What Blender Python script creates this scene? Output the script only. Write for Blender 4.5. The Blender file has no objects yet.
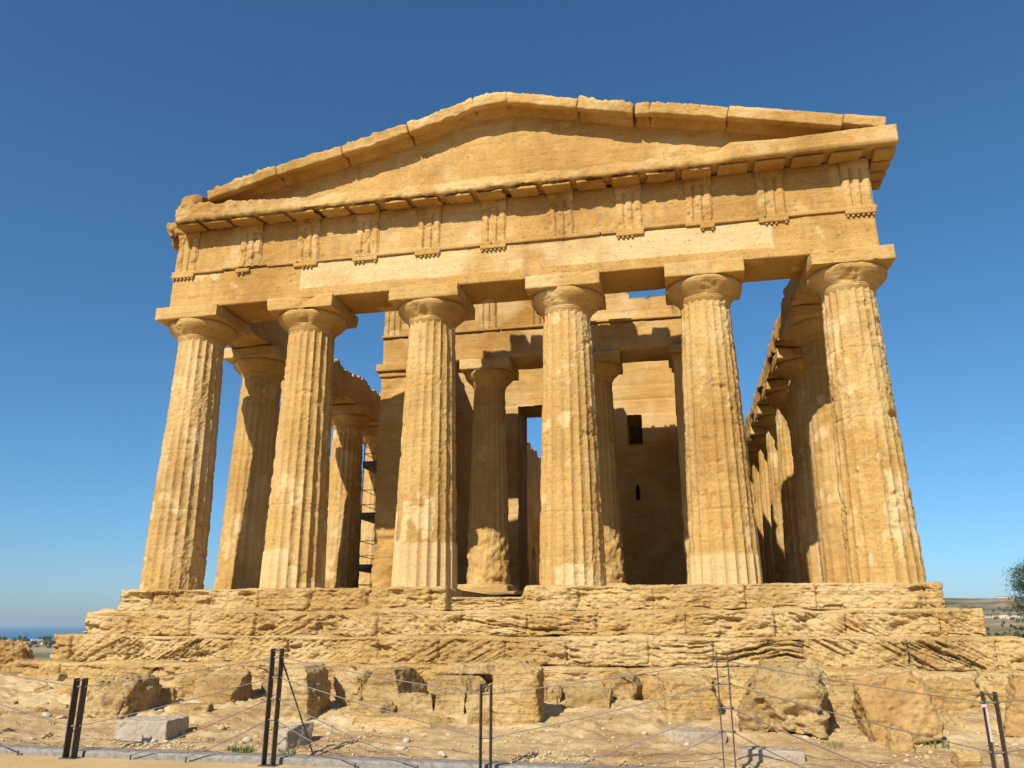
import bpy, math, random
import numpy as np
from mathutils import Vector, Matrix

random.seed(7); rng = np.random.RandomState(7)
S = bpy.context.scene; COL = S.collection
R_ = math.radians

# ------------------------------------------------------------------ camera
cam_d = bpy.data.cameras.new('camera'); cam = bpy.data.objects.new('camera', cam_d); COL.objects.link(cam)
CAM = Vector((3.8367, -16.9361, -0.7962)); YAW = -0.204903; PIT = 0.295811; FPX = 790.64
fw = Vector((math.sin(YAW)*math.cos(PIT), math.cos(YAW)*math.cos(PIT), math.sin(PIT)))
rt = Vector((math.cos(YAW), -math.sin(YAW), 0)); up = rt.cross(fw)
m = Matrix((rt, up, -fw)).transposed().to_4x4(); m.translation = CAM; cam.matrix_world = m
cam_d.sensor_width = 36; cam_d.lens = 36*FPX/1024; cam_d.clip_start = .1; cam_d.clip_end = 120000
S.camera = cam

# ------------------------------------------------------------------ sky, sun, exposure
SUN_EL = R_(37.3); SUN_AZ = R_(198)                 # azimuth clockwise from +Y
w = bpy.data.worlds.new('World'); S.world = w; w.use_nodes = True
nt = w.node_tree; bg = nt.nodes['Background']; sky = nt.nodes.new('ShaderNodeTexSky')
sky.sky_type = 'NISHITA'; sky.sun_disc = False; sky.sun_elevation = SUN_EL; sky.sun_rotation = SUN_AZ
sky.altitude = 500; sky.air_density = 1.0; sky.dust_density = 0.9; sky.ozone_density = 10.0
hs = nt.nodes.new('ShaderNodeHueSaturation'); hs.inputs['Saturation'].default_value = 1.04; hs.inputs['Hue'].default_value = .489
nt.links.new(sky.outputs[0], hs.inputs['Color']); nt.links.new(hs.outputs[0], bg.inputs[0]); bg.inputs[1].default_value = .096
sd = bpy.data.lights.new('sun', 'SUN'); sun = bpy.data.objects.new('sun', sd); COL.objects.link(sun)
sd.energy = 4.8; sd.angle = R_(.53); sd.color = (1, .93, .82)
sdir = Vector((math.sin(SUN_AZ)*math.cos(SUN_EL), math.cos(SUN_AZ)*math.cos(SUN_EL), math.sin(SUN_EL)))
sun.rotation_euler = sdir.to_track_quat('Z', 'Y').to_euler()
S.view_settings.view_transform = 'Standard'; S.view_settings.look = 'None'
S.view_settings.exposure = 0.42; S.view_settings.gamma = 1

# ------------------------------------------------------------------ numpy noise
TAB = np.random.RandomState(3).rand(65536).astype(np.float32)*2-1
def vnoise(p):
    p = np.asarray(p, np.float64); i = np.floor(p).astype(np.int64); f = p-i
    f = f*f*f*(f*(f*6-15)+10)
    def h(a, b, c): return TAB[((i[:, 0]+a)*73856093 ^ (i[:, 1]+b)*19349663 ^ (i[:, 2]+c)*83492791) & 65535]
    x, y, z = f[:, 0], f[:, 1], f[:, 2]
    def l(a, b, t): return a+(b-a)*t
    return l(l(l(h(0,0,0), h(1,0,0), x), l(h(0,1,0), h(1,1,0), x), y), l(l(h(0,0,1), h(1,0,1), x), l(h(0,1,1), h(1,1,1), x), y), z)
def fbm(p, s=1., o=4, seed=0, g=.5):
    p = np.asarray(p, float)*s+seed*17.31; t = 0; a = 1; n = 0
    for k in range(o):
        t = t+a*vnoise(p+k*5.7); n += a; a *= g; p = p*2.03
    return t/n
def ridge(p, s=1., o=3, seed=0): return 1-2*np.abs(fbm(p, s, o, seed))
def sst(a, b, x): t = np.clip((x-a)/(b-a), 0, 1); return t*t*(3-2*t)
def gro(x, c, wd): return np.exp(-((x-c)/wd)**2)

# ------------------------------------------------------------------ mesh plumbing
def vnormals(v, f):
    a, b, c, d = (v[f[:, k]] for k in range(4))
    n = np.cross(c-a, d-b); out = np.zeros_like(v)
    for k in range(4): np.add.at(out, f[:, k], n)
    return out/np.maximum(np.linalg.norm(out, axis=1, keepdims=True), 1e-9)
def join(*ms):
    V = []; F = []; o = 0
    for v, f in ms: V.append(v); F.append(f+o); o += len(v)
    return np.concatenate(V), np.concatenate(F)
def link(name, v, f, mat, parent=None, smooth=True, pale=None, loc=None):
    v = np.asarray(v, np.float64)
    if loc is not None: v = v-np.array(loc)
    me = bpy.data.meshes.new(name); f = np.asarray(f, np.int32); k = f.shape[1]
    me.vertices.add(len(v)); me.vertices.foreach_set('co', v.astype(np.float32).ravel())
    me.loops.add(f.size); me.loops.foreach_set('vertex_index', f.ravel())
    me.polygons.add(len(f)); me.polygons.foreach_set('loop_start', np.arange(0, f.size, k, dtype=np.int32))
    me.polygons.foreach_set('use_smooth', np.full(len(f), bool(smooth)))
    me.update(calc_edges=True); me.validate()
    if pale is not None and len(me.vertices) == len(v):
        me.attributes.new('pale', 'FLOAT', 'POINT').data.foreach_set('value', np.asarray(pale, np.float32))
    me.materials.append(mat)
    o = bpy.data.objects.new(name, me); COL.objects.link(o)
    if loc is not None: o.location = loc
    if parent: o.parent = parent
    return o
def empty(name, loc=(0, 0, 0), rz=0):
    o = bpy.data.objects.new(name, None); COL.objects.link(o); o.location = loc; o.rotation_euler.z = rz
    o.empty_display_size = .2; return o
def tag(o, label=None, cat=None, group=None, kind=None):
    if label: o['label'] = label
    if cat: o['category'] = cat
    if group: o['group'] = group
    if kind: o['kind'] = kind
    return o

def gridbox(lo, hi, res):
    """welded surface grid of a box"""
    lo = np.array(lo, float); hi = np.array(hi, float)
    res = np.array(res, float)*np.ones(3)
    n = np.maximum(np.ceil((hi-lo)/res).astype(int), 1); Q = []
    for ax in range(3):
        b, c = (ax+1) % 3, (ax+2) % 3
        I, J = np.meshgrid(np.arange(n[b]), np.arange(n[c]), indexing='ij'); I = I.ravel(); J = J.ravel()
        for s in (0, 1):
            q = np.zeros((len(I), 4, 3), np.int64); q[:, :, ax] = n[ax]*s
            for k, (di, dj) in enumerate(((0, 0), (1, 0), (1, 1), (0, 1))):
                q[:, k, b] = I+di; q[:, k, c] = J+dj
            Q.append(q if s else q[:, ::-1])
    Q = np.concatenate(Q).reshape(-1, 3); key = (Q[:, 0]*100003+Q[:, 1])*100003+Q[:, 2]
    _, idx, inv = np.unique(key, return_index=True, return_inverse=True)
    return lo+Q[idx]/n*(hi-lo), inv.reshape(-1, 4)
def rockbox(lo, hi, res=.05, r=.03, disp=None, rn=0):
    v, f = gridbox(lo, hi, res); lo = np.array(lo, float); hi = np.array(hi, float)
    rr = np.full((len(v), 1), r) if not rn else r*(1+rn*fbm(v, 1.6, 2, 41))[:, None]
    rr = np.minimum(rr, ((hi-lo).min())*.49)
    q = np.clip(v, lo+rr, hi-rr); d = v-q; L = np.linalg.norm(d, axis=1, keepdims=True)
    n = d/np.maximum(L, 1e-9); v = q+n*rr
    if disp is not None: v = v+n*disp(v, n)[:, None]
    return v, f
def slab(U, W, mask, y0, y1, tn=2):
    """extruded cell mask: U along x, W along z, thickness y0..y1, welded"""
    nu, nw = mask.shape; Q = []
    I, J = np.nonzero(mask)
    def quad(pts): Q.append(np.stack(pts, 1))
    def P(i, j, k): return np.stack([i, j, np.full_like(i, k)], 1)
    quad([P(I, J, 0), P(I+1, J, 0), P(I+1, J+1, 0), P(I, J+1, 0)])
    quad([P(I, J, tn), P(I, J+1, tn), P(I+1, J+1, tn), P(I+1, J, tn)])
    pm = np.pad(mask, 1)
    for di, dj in ((1, 0), (-1, 0), (0, 1), (0, -1)):
        e = mask & ~pm[1+di:nu+1+di, 1+dj:nw+1+dj]; I, J = np.nonzero(e)
        for k in range(tn):
            if di: 
                x = I+(di > 0); a = (P(x, J, k), P(x, J, k+1), P(x, J+1, k+1), P(x, J+1, k))
                quad(a if di < 0 else a[::-1])
            else:
                z = J+(dj > 0); a = (P(I, z, k), P(I, z, k+1), P(I+1, z, k+1), P(I+1, z, k))
                quad(a if dj > 0 else a[::-1])
    Q = np.concatenate(Q).reshape(-1, 3); key = (Q[:, 0]*20011+Q[:, 1])*64+Q[:, 2]
    _, idx, inv = np.unique(key, return_index=True, return_inverse=True); q = Q[idx]
    v = np.stack([U[q[:, 0]], y0+(y1-y0)*q[:, 2]/tn, W[q[:, 1]]], 1)
    return v, inv.reshape(-1, 4)
def displace(v, f, fn): n = vnormals(v, f); return v+n*fn(v, n)[:, None], f
def steps(a, b, res, extra=()):
    xs = np.unique(np.concatenate([np.linspace(a, b, max(2, int((b-a)/res)+1)), [e for e in extra if a < e < b]]))
    keep = [xs[0]]
    ex = set(np.round(extra, 5)) if len(extra) else set()
    for x in xs[1:]:
        if x-keep[-1] < res*.3:
            if round(x, 5) in ex: keep[-1] = x
            continue
        keep.append(x)
    return np.array(keep)
def cyl(p0, p1, r0, r1=None, n=8):
    p0 = np.array(p0, float); p1 = np.array(p1, float); r1 = r0 if r1 is None else r1
    d = p1-p0; d /= np.linalg.norm(d); a = np.cross(d, [0, 0, 1.]) if abs(d[2]) < .95 else np.cross(d, [1., 0, 0])
    a /= np.linalg.norm(a); b = np.cross(d, a); t = np.arange(n)*2*np.pi/n
    c = np.cos(t)[:, None]*a+np.sin(t)[:, None]*b
    v = np.concatenate([p0+c*r0, p1+c*r1, [p0], [p1]]); i = np.arange(n); j = (i+1) % n
    f = np.concatenate([np.stack([i, j, j+n, i+n], 1), np.stack([np.full(n, 2*n), np.full(n, 2*n), j, i], 1)[:, 1:][:, [0, 1, 2, 2]], np.stack([np.full(n, 2*n+1), i+n, j+n, j+n], 1)])
    return v, f

# ------------------------------------------------------------------ materials
class NT:
    def __init__(s, name, rough=.9):
        s.m = bpy.data.materials.new(name); s.m.use_nodes = True; s.t = s.m.node_tree
        s.b = s.t.nodes['Principled BSDF']; s.b.inputs['Roughness'].default_value = rough
        s.b.inputs['Specular IOR Level'].default_value = .15
    def n(s, ty, **k):
        x = s.t.nodes.new(ty)
        for a, b in k.items():
            if a.startswith('i_'): x.inputs[a[2:].replace('_', ' ')].default_value = b
            else: setattr(x, a, b)
        return x
    def l(s, a, b): s.t.links.new(a, b)
    def noise(s, vec, scale, det=5, rough=.55, out='Fac'):
        x = s.n('ShaderNodeTexNoise'); x.inputs['Scale'].default_value = scale; x.inputs['Detail'].default_value = det
        x.inputs['Roughness'].default_value = rough; s.l(vec, x.inputs['Vector']); return x.outputs[out]
    def ramp(s, fac, stops, interp='LINEAR'):
        x = s.n('ShaderNodeValToRGB'); e = x.color_ramp.elements; x.color_ramp.interpolation = interp
        while len(e) < len(stops): e.new(.5)
        for el, (p, c) in zip(e, stops): el.position = p; el.color = (*c, 1) if len(c) == 3 else c
        s.l(fac, x.inputs[0]); return x.outputs[0]
    def mix(s, fac, a, b, mode='MIX'):
        x = s.n('ShaderNodeMix', data_type='RGBA', blend_type=mode)
        for sk, v in ((x.inputs[0], fac), (x.inputs[6], a), (x.inputs[7], b)):
            if isinstance(v, (int, float)): sk.default_value = v
            elif isinstance(v, tuple): sk.default_value = (*v, 1)
            else: s.l(v, sk)
        return x.outputs[2]
    def math(s, op, a, b=0.):
        x = s.n('ShaderNodeMath', operation=op)
        for sk, v in zip(x.inputs, (a, b)):
            if isinstance(v, (int, float)): sk.default_value = v
            else: s.l(v, sk)
        return x.outputs[0]
    def pos(s, scale=(1, 1, 1)):
        g = s.n('ShaderNodeNewGeometry'); mp = s.n('ShaderNodeMapping'); mp.inputs['Scale'].default_value = scale
        s.l(g.outputs['Position'], mp.inputs[0]); return mp.outputs[0]
    def bump(s, hs, strength=1., dist=.02):
        b = s.n('ShaderNodeBump'); b.inputs['Strength'].default_value = strength; b.inputs['Distance'].default_value = dist
        s.l(hs, b.inputs['Height']); s.l(b.outputs[0], s.b.inputs['Normal'])
    def col(s, c):
        if isinstance(c, tuple): s.b.inputs['Base Color'].default_value = (*c, 1)
        else: s.l(c, s.b.inputs['Base Color'])

def stone(name, lo, mid, hi, pale=(.80, .61, .37), grey=.35, strata=1., rust=.5, bd=.03, pits=.5):
    lo, mid, hi, pale = [tuple((v*k)**p for v, p, k in zip(c, (1., 1.0, 1.05), (.80, .775, .68))) for c in (lo, mid, hi, pale)]
    N = NT(name, .92); P = N.pos()
    big = N.noise(P, .55, 6, .6); c = N.ramp(big, [(.3, lo), (.5, mid), (.72, hi)])
    med = N.noise(N.pos((2.2, 2.2, 3.4)), 1.3, 7, .65)
    c = N.mix(N.ramp(med, [(.42, (0, 0, 0)), (.68, (1, 1, 1))]), c, N.mix(.5, c, hi))
    # strata streaks
    st = N.noise(N.pos((.7, .7, 9)), 1.4, 6, .6)
    c = N.mix(.8*strata, c, N.mix(1., c, N.ramp(st, [(.3, (.74, .70, .64)), (.5, (1, 1, 1)), (.75, (1.1, 1.1, 1.1))]), 'MULTIPLY'))
    # orange rust patches
    ru = N.ramp(N.noise(P, 1.9, 8, .68), [(.55, (0, 0, 0)), (.70, (1, 1, 1))])
    c = N.mix(N.math('MULTIPLY', ru, rust), c, (.50, .235, .06))
    # grey biological crust
    gr = N.ramp(N.noise(N.pos((1, 1, .6)), 2.7, 9, .7), [(.56, (0, 0, 0)), (.72, (1, 1, 1))])
    c = N.mix(N.math('MULTIPLY', gr, grey), c, (.30, .22, .13))
    # rain streaks and dark crust
    sk = N.ramp(N.noise(N.pos((1, 1, .09)), 4.5, 5, .6), [(.50, (0, 0, 0)), (.66, (1, 1, 1))])
    sm = N.ramp(N.noise(P, .8, 4, .6), [(.45, (0, 0, 0)), (.6, (1, 1, 1))])
    c = N.mix(N.math('MULTIPLY', N.math('MULTIPLY', sk, sm), .38), c, (.24, .155, .075))
    bl = N.ramp(N.noise(N.pos((1.3, 1.3, 1.3)), .33, 3, .5), [(.38, (.80, .74, .66)), (.52, (1, 1, 1)), (.64, (1.05, 1.07, 1.12))])
    c = N.mix(.85, c, N.mix(1., c, bl, 'MULTIPLY'))
    at = N.n('ShaderNodeAttribute', attribute_name='pale')
    pf = N.math('MULTIPLY', at.outputs['Fac'], N.ramp(N.noise(P, 3.5, 6, .6), [(.3, (.75,)*3), (.6, (1, 1, 1))]))
    fine = N.noise(P, 22, 5, .7)
    c = N.mix(1., c, N.ramp(fine, [(.25, (.72, .70, .66)), (.5, (1, 1, 1)), (.8, (1.13, 1.13, 1.13))]), 'MULTIPLY')
    vo = N.n('ShaderNodeTexVoronoi'); vo.inputs['Scale'].default_value = 13; N.l(N.noise(P, 3, 3, .5, 'Color'), vo.inputs['Vector'])
    pit = N.ramp(N.noise(N.pos((1, 1, 1.3)), 12, 5, .8), [(.27, (0, 0, 0)), (.39, (1, 1, 1))])
    c = N.mix(pits, c, N.mix(1., c, N.ramp(pit, [(0, (.62, .54, .45)), (1, (1, 1, 1))]), 'MULTIPLY'))
    c = N.mix(N.math('MULTIPLY', pf, .88), c, N.mix(1., pale, N.ramp(fine, [(.25, (.82, .80, .77)), (.5, (1, 1, 1)), (.8, (1.08, 1.08, 1.08))]), 'MULTIPLY'))
    N.col(c)
    h = N.math('ADD', N.math('MULTIPLY', fine, .5), N.math('MULTIPLY', pit, .55))
    h = N.math('ADD', h, N.math('MULTIPLY', st, 1.1*strata))
    h = N.math('ADD', h, N.math('MULTIPLY', N.noise(P, 60, 3, .7), .25))
    N.bump(h, 1., bd); return N.m

M_STONE = stone('golden_stone', (.47, .270, .095), (.57, .345, .13), (.66, .44, .20), strata=.6, pits=.4, rust=.65, grey=.45)
M_COL = stone('column_stone', (.50, .305, .115), (.58, .365, .145), (.65, .44, .20), strata=.6, bd=.022, grey=.22)
M_STEP = stone('weathered_step_stone', (.55, .35, .15), (.64, .43, .20), (.70, .51, .27), grey=.45, rust=.45, bd=.05, pits=.85)
M_ROCK = stone('fallen_rock', (.37, .235, .115), (.52, .36, .185), (.64, .49, .30), grey=.55, rust=.3, bd=.04, pits=.6)
M_REDR = stone('reddish_rock', (.42, .25, .115), (.48, .30, .14), (.55, .37, .18), grey=.3, rust=.3, strata=.3, bd=.02)
M_GREY = stone('grey_cut_stone', (.36, .30, .27), (.44, .375, .335), (.50, .43, .39), pale=(.62, .53, .46), grey=.4, rust=.05, strata=.1, bd=.012)

def mat_ground():
    N = NT('dirt', .95); P = N.pos()
    c = N.ramp(N.noise(N.pos((.6, 1.6, 1)), .9, 8, .65), [(.34, (.30, .165, .065)), (.45, (.43, .28, .125)), (.54, (.56, .40, .19)), (.66, (.64, .49, .27))])
    sx_ = N.n('ShaderNodeSeparateXYZ'); N.l(P, sx_.inputs[0])
    zone = N.math('ADD', N.math('MULTIPLY', N.math('ADD', sx_.outputs[1], 5.2), -.45), N.math('MULTIPLY', N.math('SUBTRACT', N.noise(N.pos((.5, 1.2, 1)), 1.1, 6, .7), .5), 3.0))
    c = N.mix(N.math('MULTIPLY', N.ramp(zone, [(.25, (0, 0, 0)), (.75, (1, 1, 1))]), .62), c, N.ramp(N.noise(N.pos((1, 2, 1)), 3.5, 7, .7), [(.35, (.25, .135, .06)), (.6, (.46, .29, .145))]))
    a = N.noise(P, 26, 5, .75)
    c = N.mix(N.ramp(a, [(.56, (0, 0, 0)), (.64, (1, 1, 1))]), c, (.62, .50, .34))
    c = N.mix(N.math('MULTIPLY', N.ramp(a, [(.3, (1, 1, 1)), (.42, (0, 0, 0))]), .6), c, (.30, .18, .09))
    dry = N.ramp(N.noise(P, 1.7, 7, .7), [(.56, (0, 0, 0)), (.66, (1, 1, 1))])
    c = N.mix(N.math('MULTIPLY', dry, .35), c, (.34, .30, .13))
    # farther than 70 m: fields, scrub and bare slopes
    g = N.n('ShaderNodeNewGeometry'); ln = N.n('ShaderNodeVectorMath', operation='LENGTH'); N.l(g.outputs['Position'], ln.inputs[0])
    far = N.ramp(N.math('DIVIDE', ln.outputs['Value'], 400), [(.1, (0, 0, 0)), (.5, (1, 1, 1))])
    fld = N.ramp(N.noise(N.pos((.0016, .0045, .002)), 1., 6, .6), [(.36, (.06, .075, .03)), (.45, (.20, .15, .07)), (.55, (.34, .25, .13)), (.7, (.42, .33, .19))])
    scr = N.ramp(N.noise(N.pos((.012, .02, .01)), 1., 6, .7), [(.55, (0, 0, 0)), (.62, (1, 1, 1))])
    fld = N.mix(N.math('MULTIPLY', scr, .7), fld, (.055, .07, .028))
    c = N.mix(far, c, fld); N.col(c)
    N.bump(N.math('ADD', N.math('MULTIPLY', a, .8), N.noise(P, 70, 4, .7)), .8, .02); return N.m
M_GROUND = mat_ground()
def mat_path():
    N = NT('sandy_path', .95); P = N.pos()
    c = N.ramp(N.noise(P, 1.2, 8, .6), [(.3, (.48, .325, .135)), (.7, (.58, .42, .21))])
    a = N.noise(P, 45, 4, .7); c = N.mix(1., c, N.ramp(a, [(.3, (.78, .75, .7)), (.6, (1.05,)*3)]), 'MULTIPLY')
    N.col(c); N.bump(a, .5, .012); return N.m
M_PATH = mat_path()
def simple(name, c, rough=.6, metal=0, var=.15, sc=12, bd=.004):
    N = NT(name, rough); N.b.inputs['Metallic'].default_value = metal
    a = N.noise(N.pos(), sc, 6, .65)
    N.col(N.mix(1., c, N.ramp(a, [(.25, (1-var*1.6,)*3), (.5, (1, 1, 1)), (.75, (1+var,)*3)]), 'MULTIPLY'))
    if bd: N.bump(a, .6, bd)
    return N.m
M_CONC = simple('kerb_concrete', (.24, .215, .185), .95, 0, .35, 14, .02)
M_STEEL = simple('brown_painted_steel', (.085, .068, .056), .6, .2, .3, 25)
M_CABLE = simple('steel_cable', (.20, .175, .155), .55, .5, .15, 60, 0)
M_SCAF = simple('scaffold_steel', (.10, .095, .09), .5, .6, .2, 20)
M_WOOD = simple('scaffold_board', (.16, .12, .08), .8, 0, .3, 14)
M_BARK = simple('pine_bark', (.16, .10, .06), .95, 0, .4, 18, .03)
M_LEAF = simple('pine_needles', (.045, .075, .028), .7, 0, .5, 3, 0)
M_SCRUB = simple('scrub_leaves', (.085, .10, .045), .8, 0, .5, .4, 0)  # leaf green lightened, with some distance haze put into the colour
M_WALLW = simple('white_plaster', (.52, .47, .40), .9, 0, .1, .3, 0)
M_WALLY = simple('cream_plaster', (.62, .50, .33), .9, 0, .1, .3, 0)
M_ROOF = simple('roof_tiles', (.34, .17, .10), .9, 0, .2, 1.5, 0)
M_PANE = simple('dark_glass', (.04, .05, .06), .2, 0, .1, 3, 0)
def mat_sea():
    N = NT('sea', .35); P = N.pos((1, 1, 1)); N.b.inputs['Specular IOR Level'].default_value = .25
    N.col(N.ramp(N.noise(N.pos((.0004, .0012, 1)), 1, 5, .6), [(.3, (.012, .105, .20)), (.7, (.016, .13, .24))]))
    N.bump(N.noise(P, .05, 6, .7), 1., 6.); return N.m
M_SEA = mat_sea()

# ------------------------------------------------------------------ terrain
def gh(x, y):
    x = np.asarray(x, float); y = np.asarray(y, float)
    z = np.interp(y, [-60, -7.45, -7.2, -6, -4.4, -2.6, 0], [-2.42, -2.42, -2.37, -2.25, -2.06, -1.88, -1.85])
    r = np.hypot(x, y-5); az = np.degrees(np.arctan2(x, np.maximum(y+17, 1e-3)))
    az = np.where(y+17 < 0, np.sign(x)*90, az)
    side = np.maximum(np.abs(x)-12.5, 0)+np.maximum(y-45, 0)
    near = z-.10*side-.004*side**2
    lr = np.log(np.maximum(r, 1))
    kl = np.interp(lr, np.log([40, 200, 600, 1400, 2250, 2700, 3300, 6000, 12000]), [-5, -26, -62, -72, -44, -40, -128, -140, -140])
    kr = np.interp(lr, np.log([40, 200, 600, 1200, 1650, 2000, 2600, 3200, 4000, 4600, 7000]), [-6, -24, -42, -27, -12, -10, 24, 44, 108, 112, 30])
    s = sst(-12, 14, az); far = kl*(1-s)+kr*s
    p = np.stack([x, y, x*0], -1).reshape(-1, 3)
    n1 = fbm(p, 1/420., 4, 2).reshape(x.shape); n2 = fbm(p, 1/45., 3, 5).reshape(x.shape)
    far = far+n1*np.clip(r/60, 0, 14)*sst(60, 800, r)+n2*np.clip(r/90, 0, 5)*sst(60, 800, r)
    t = sst(22, 60, r)
    z = np.where(r < 22, near, np.maximum(near, -9)*(1-t)+far*t)
    return z
def grow(a, b, s0, g):
    out = [a]; s = s0; sg = 1 if b > a else -1
    while (b-out[-1])*sg > 0: out.append(out[-1]+sg*s); s *= g
    return out[1:]
xs = np.array(grow(-11.5, -9000, .06, 1.052)[::-1]+list(np.arange(-11.5, 10.5, .045))+grow(10.45, 9000, .06, 1.052))
ys = np.array(grow(-8, -9000, .08, 1.16)[::-1]+list(np.arange(-8, -1.9, .04))+grow(-1.9, 9000, .07, 1.045))
X, Y = np.meshgrid(xs, ys, indexing='ij'); Z = gh(X, Y)
nr = (np.abs(X) < 30) & (Y > -7.3) & (Y < 30)
p = np.stack([X[nr], Y[nr], X[nr]*0], 1)
rk = sst(-6.6, -4.6, Y[nr]+.8*fbm(p, .5, 3, 77))
Z[nr] += .03*fbm(p, .9, 4, 9)+(.012+.03*rk)*fbm(p, 4, 5, 3, .65)+.020*fbm(p, 17, 3, 33)+.10*np.clip(ridge(p*np.array([.6, 1, 1]), 1.6, 4, 8)-.5, 0, 1)*rk+.03*np.clip(fbm(p, 14, 2, 4), 0, 1)+.045*sst(.05, .12, fbm(p*np.array([.5, 1, 1]), 1.4, 5, 19, .6))*rk+.03*fbm(p, 9, 4, 29, .6)
i, j = np.meshgrid(np.arange(len(xs)-1), np.arange(len(ys)-1), indexing='ij'); i = i.ravel(); j = j.ravel(); n_ = len(ys)
tag(link('ground', np.stack([X, Y, Z], -1).reshape(-1, 3), np.stack([i*n_+j, (i+1)*n_+j, (i+1)*n_+j+1, i*n_+j+1], 1), M_GROUND), kind='structure')
def sheet(name, x0, x1, y0, y1, z, mat, nx=2, ny=2, fn=None):
    U = np.linspace(x0, x1, nx); W = np.linspace(y0, y1, ny); A, B = np.meshgrid(U, W, indexing='ij')
    C = np.full_like(A, z)
    if fn is not None: C = C+fn(A, B)
    i, j = np.meshgrid(np.arange(nx-1), np.arange(ny-1), indexing='ij'); i = i.ravel(); j = j.ravel()
    return tag(link(name, np.stack([A, B, C], -1).reshape(-1, 3), np.stack([i*ny+j, (i+1)*ny+j, (i+1)*ny+j+1, i*ny+j+1], 1), mat), kind='structure')
sheet('sea', -60000, 60000, 1500, 60000, -118, M_SEA)
sheet('path', -40, 40, -24, -7.5, -2.37, M_PATH, 400, 160, lambda a, b: .012*fbm(np.stack([a, b, a*0], -1).reshape(-1, 3), 3, 4).reshape(a.shape))
v, f = rockbox((-30, -7.5, -2.5), (30, -7.22, -2.29), (.05, .07, .05), .012, lambda v, n: .007*fbm(v, 4, 4)+.006*fbm(v, 15, 3)-.02*np.exp(-((v[:, 0]/1.2 % 1-.5)*1.2/.05)**2)-.03*np.clip(fbm(v, 3, 4, 5)-.25, 0, 1))
tag(link('kerb', v, f, M_CONC), kind='structure')

# ------------------------------------------------------------------ temple
T = empty('ancient_temple', (0, 0, 0))
tag(T, 'golden sandstone Greek temple with fluted Doric columns and worn gable on eroded steps', 'temple')

# --- crepidoma
def blocks(x, seed, wmin=1.1, wmax=2.0, a=-12., b=12.):
    r = np.random.RandomState(seed); e = [a]
    while e[-1] < b: e.append(e[-1]+r.uniform(wmin, wmax))
    e = np.array(e); k = np.searchsorted(e, x)-1
    d = np.minimum(np.abs(x-e[np.clip(k, 0, len(e)-1)]), np.abs(e[np.clip(k+1, 0, len(e)-1)]-x)); return k, d
def stepdisp(seed, amp, bed):
    def fn(v, n):
        k, d = blocks(v[:, 0], seed); r = np.random.RandomState(seed+5); off = r.uniform(-.035, .03, 60)[k % 60]
        sgn = np.where(v[:, 0] < (3.4 if seed % 2 else 1.5), 1., -1.)*np.where(r.rand(60) < .85, 1, -1)[k % 60]
        a = np.radians(r.uniform(26, 36, 60))[(k//2) % 60]*sgn
        u = v[:, 0]*np.cos(a)+v[:, 2]*np.sin(a); w = -v[:, 0]*np.sin(a)+v[:, 2]*np.cos(a)
        g2 = ((k//2)*7919 % 5 < 2)
        u = np.where(g2, v[:, 0], u); w = np.where(g2, v[:, 2]+.12*v[:, 0]*sgn+.08*fbm(v, 1.5, 2, 3), w)
        q = np.stack([u*1.3+(k//3)*3.3, v[:, 1]*1.5, w*(24 if bed < .1 else 19)+.6*fbm(v, 3, 3, seed)], 1)
        rg = fbm(q, 1., 3, seed, .65)
        front = sst(.2, .8, -n[:, 1])+.5*sst(.3, .9, np.abs(n[:, 0]))
        inten = sst(-.15, .35, fbm(v, .9, 3, seed+3))*r.uniform(.25, 1.2, 60)[k % 60]
        c = -bed*np.clip(rg+.0, 0, .5)*front*(.12+.9*inten)
        c -= (.08 if bed > .12 else .035)*np.clip(fbm(np.stack([u*2.0, v[:, 1], w*44], 1), 1., 3, seed+31, .6)+.05, 0, 1)*front*(1-.7*g2)*(.4+inten)
        c += amp*fbm(v, 1.3, 4, seed+1)+.044*fbm(v*np.array([.9, 1, 1.15]), 6, 5, seed+2, .65)*(.4+front)
        c -= .035*np.clip(ridge(v*np.array([.6, 1, 1.6]), 3.2, 3, seed+12)-.55, 0, 1)*front
        hol = np.clip(fbm(v*np.array([.8, 1, 2.4]), 2.6, 4, seed+9)-.20, 0, 1)
        c -= .30*hol*front
        c -= .45*sst(.2, .9, np.abs(n[:, 0]))*np.clip(fbm(v, 1.7, 4, seed+50)+.22, 0, 1)+.12*sst(.25, .8, n[:, 2])*sst(.2, .7, -n[:, 1])*np.clip(fbm(v, 2.0, 4, seed+60)+.1, 0, 1)
        c -= .065*np.clip(fbm(v*np.array([.8, 1, 1.5]), 11, 4, seed+4, .6)-.05, 0, 1)
        c += off*front*1.5 - .09*np.exp(-(d/.022)**2)*front
        c -= .05*np.clip(fbm(v, 1.8, 4, seed+40)-.1, 0, 1)*np.exp(-(d/.12)**2)*8*front*.5
        return c
    return fn
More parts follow.
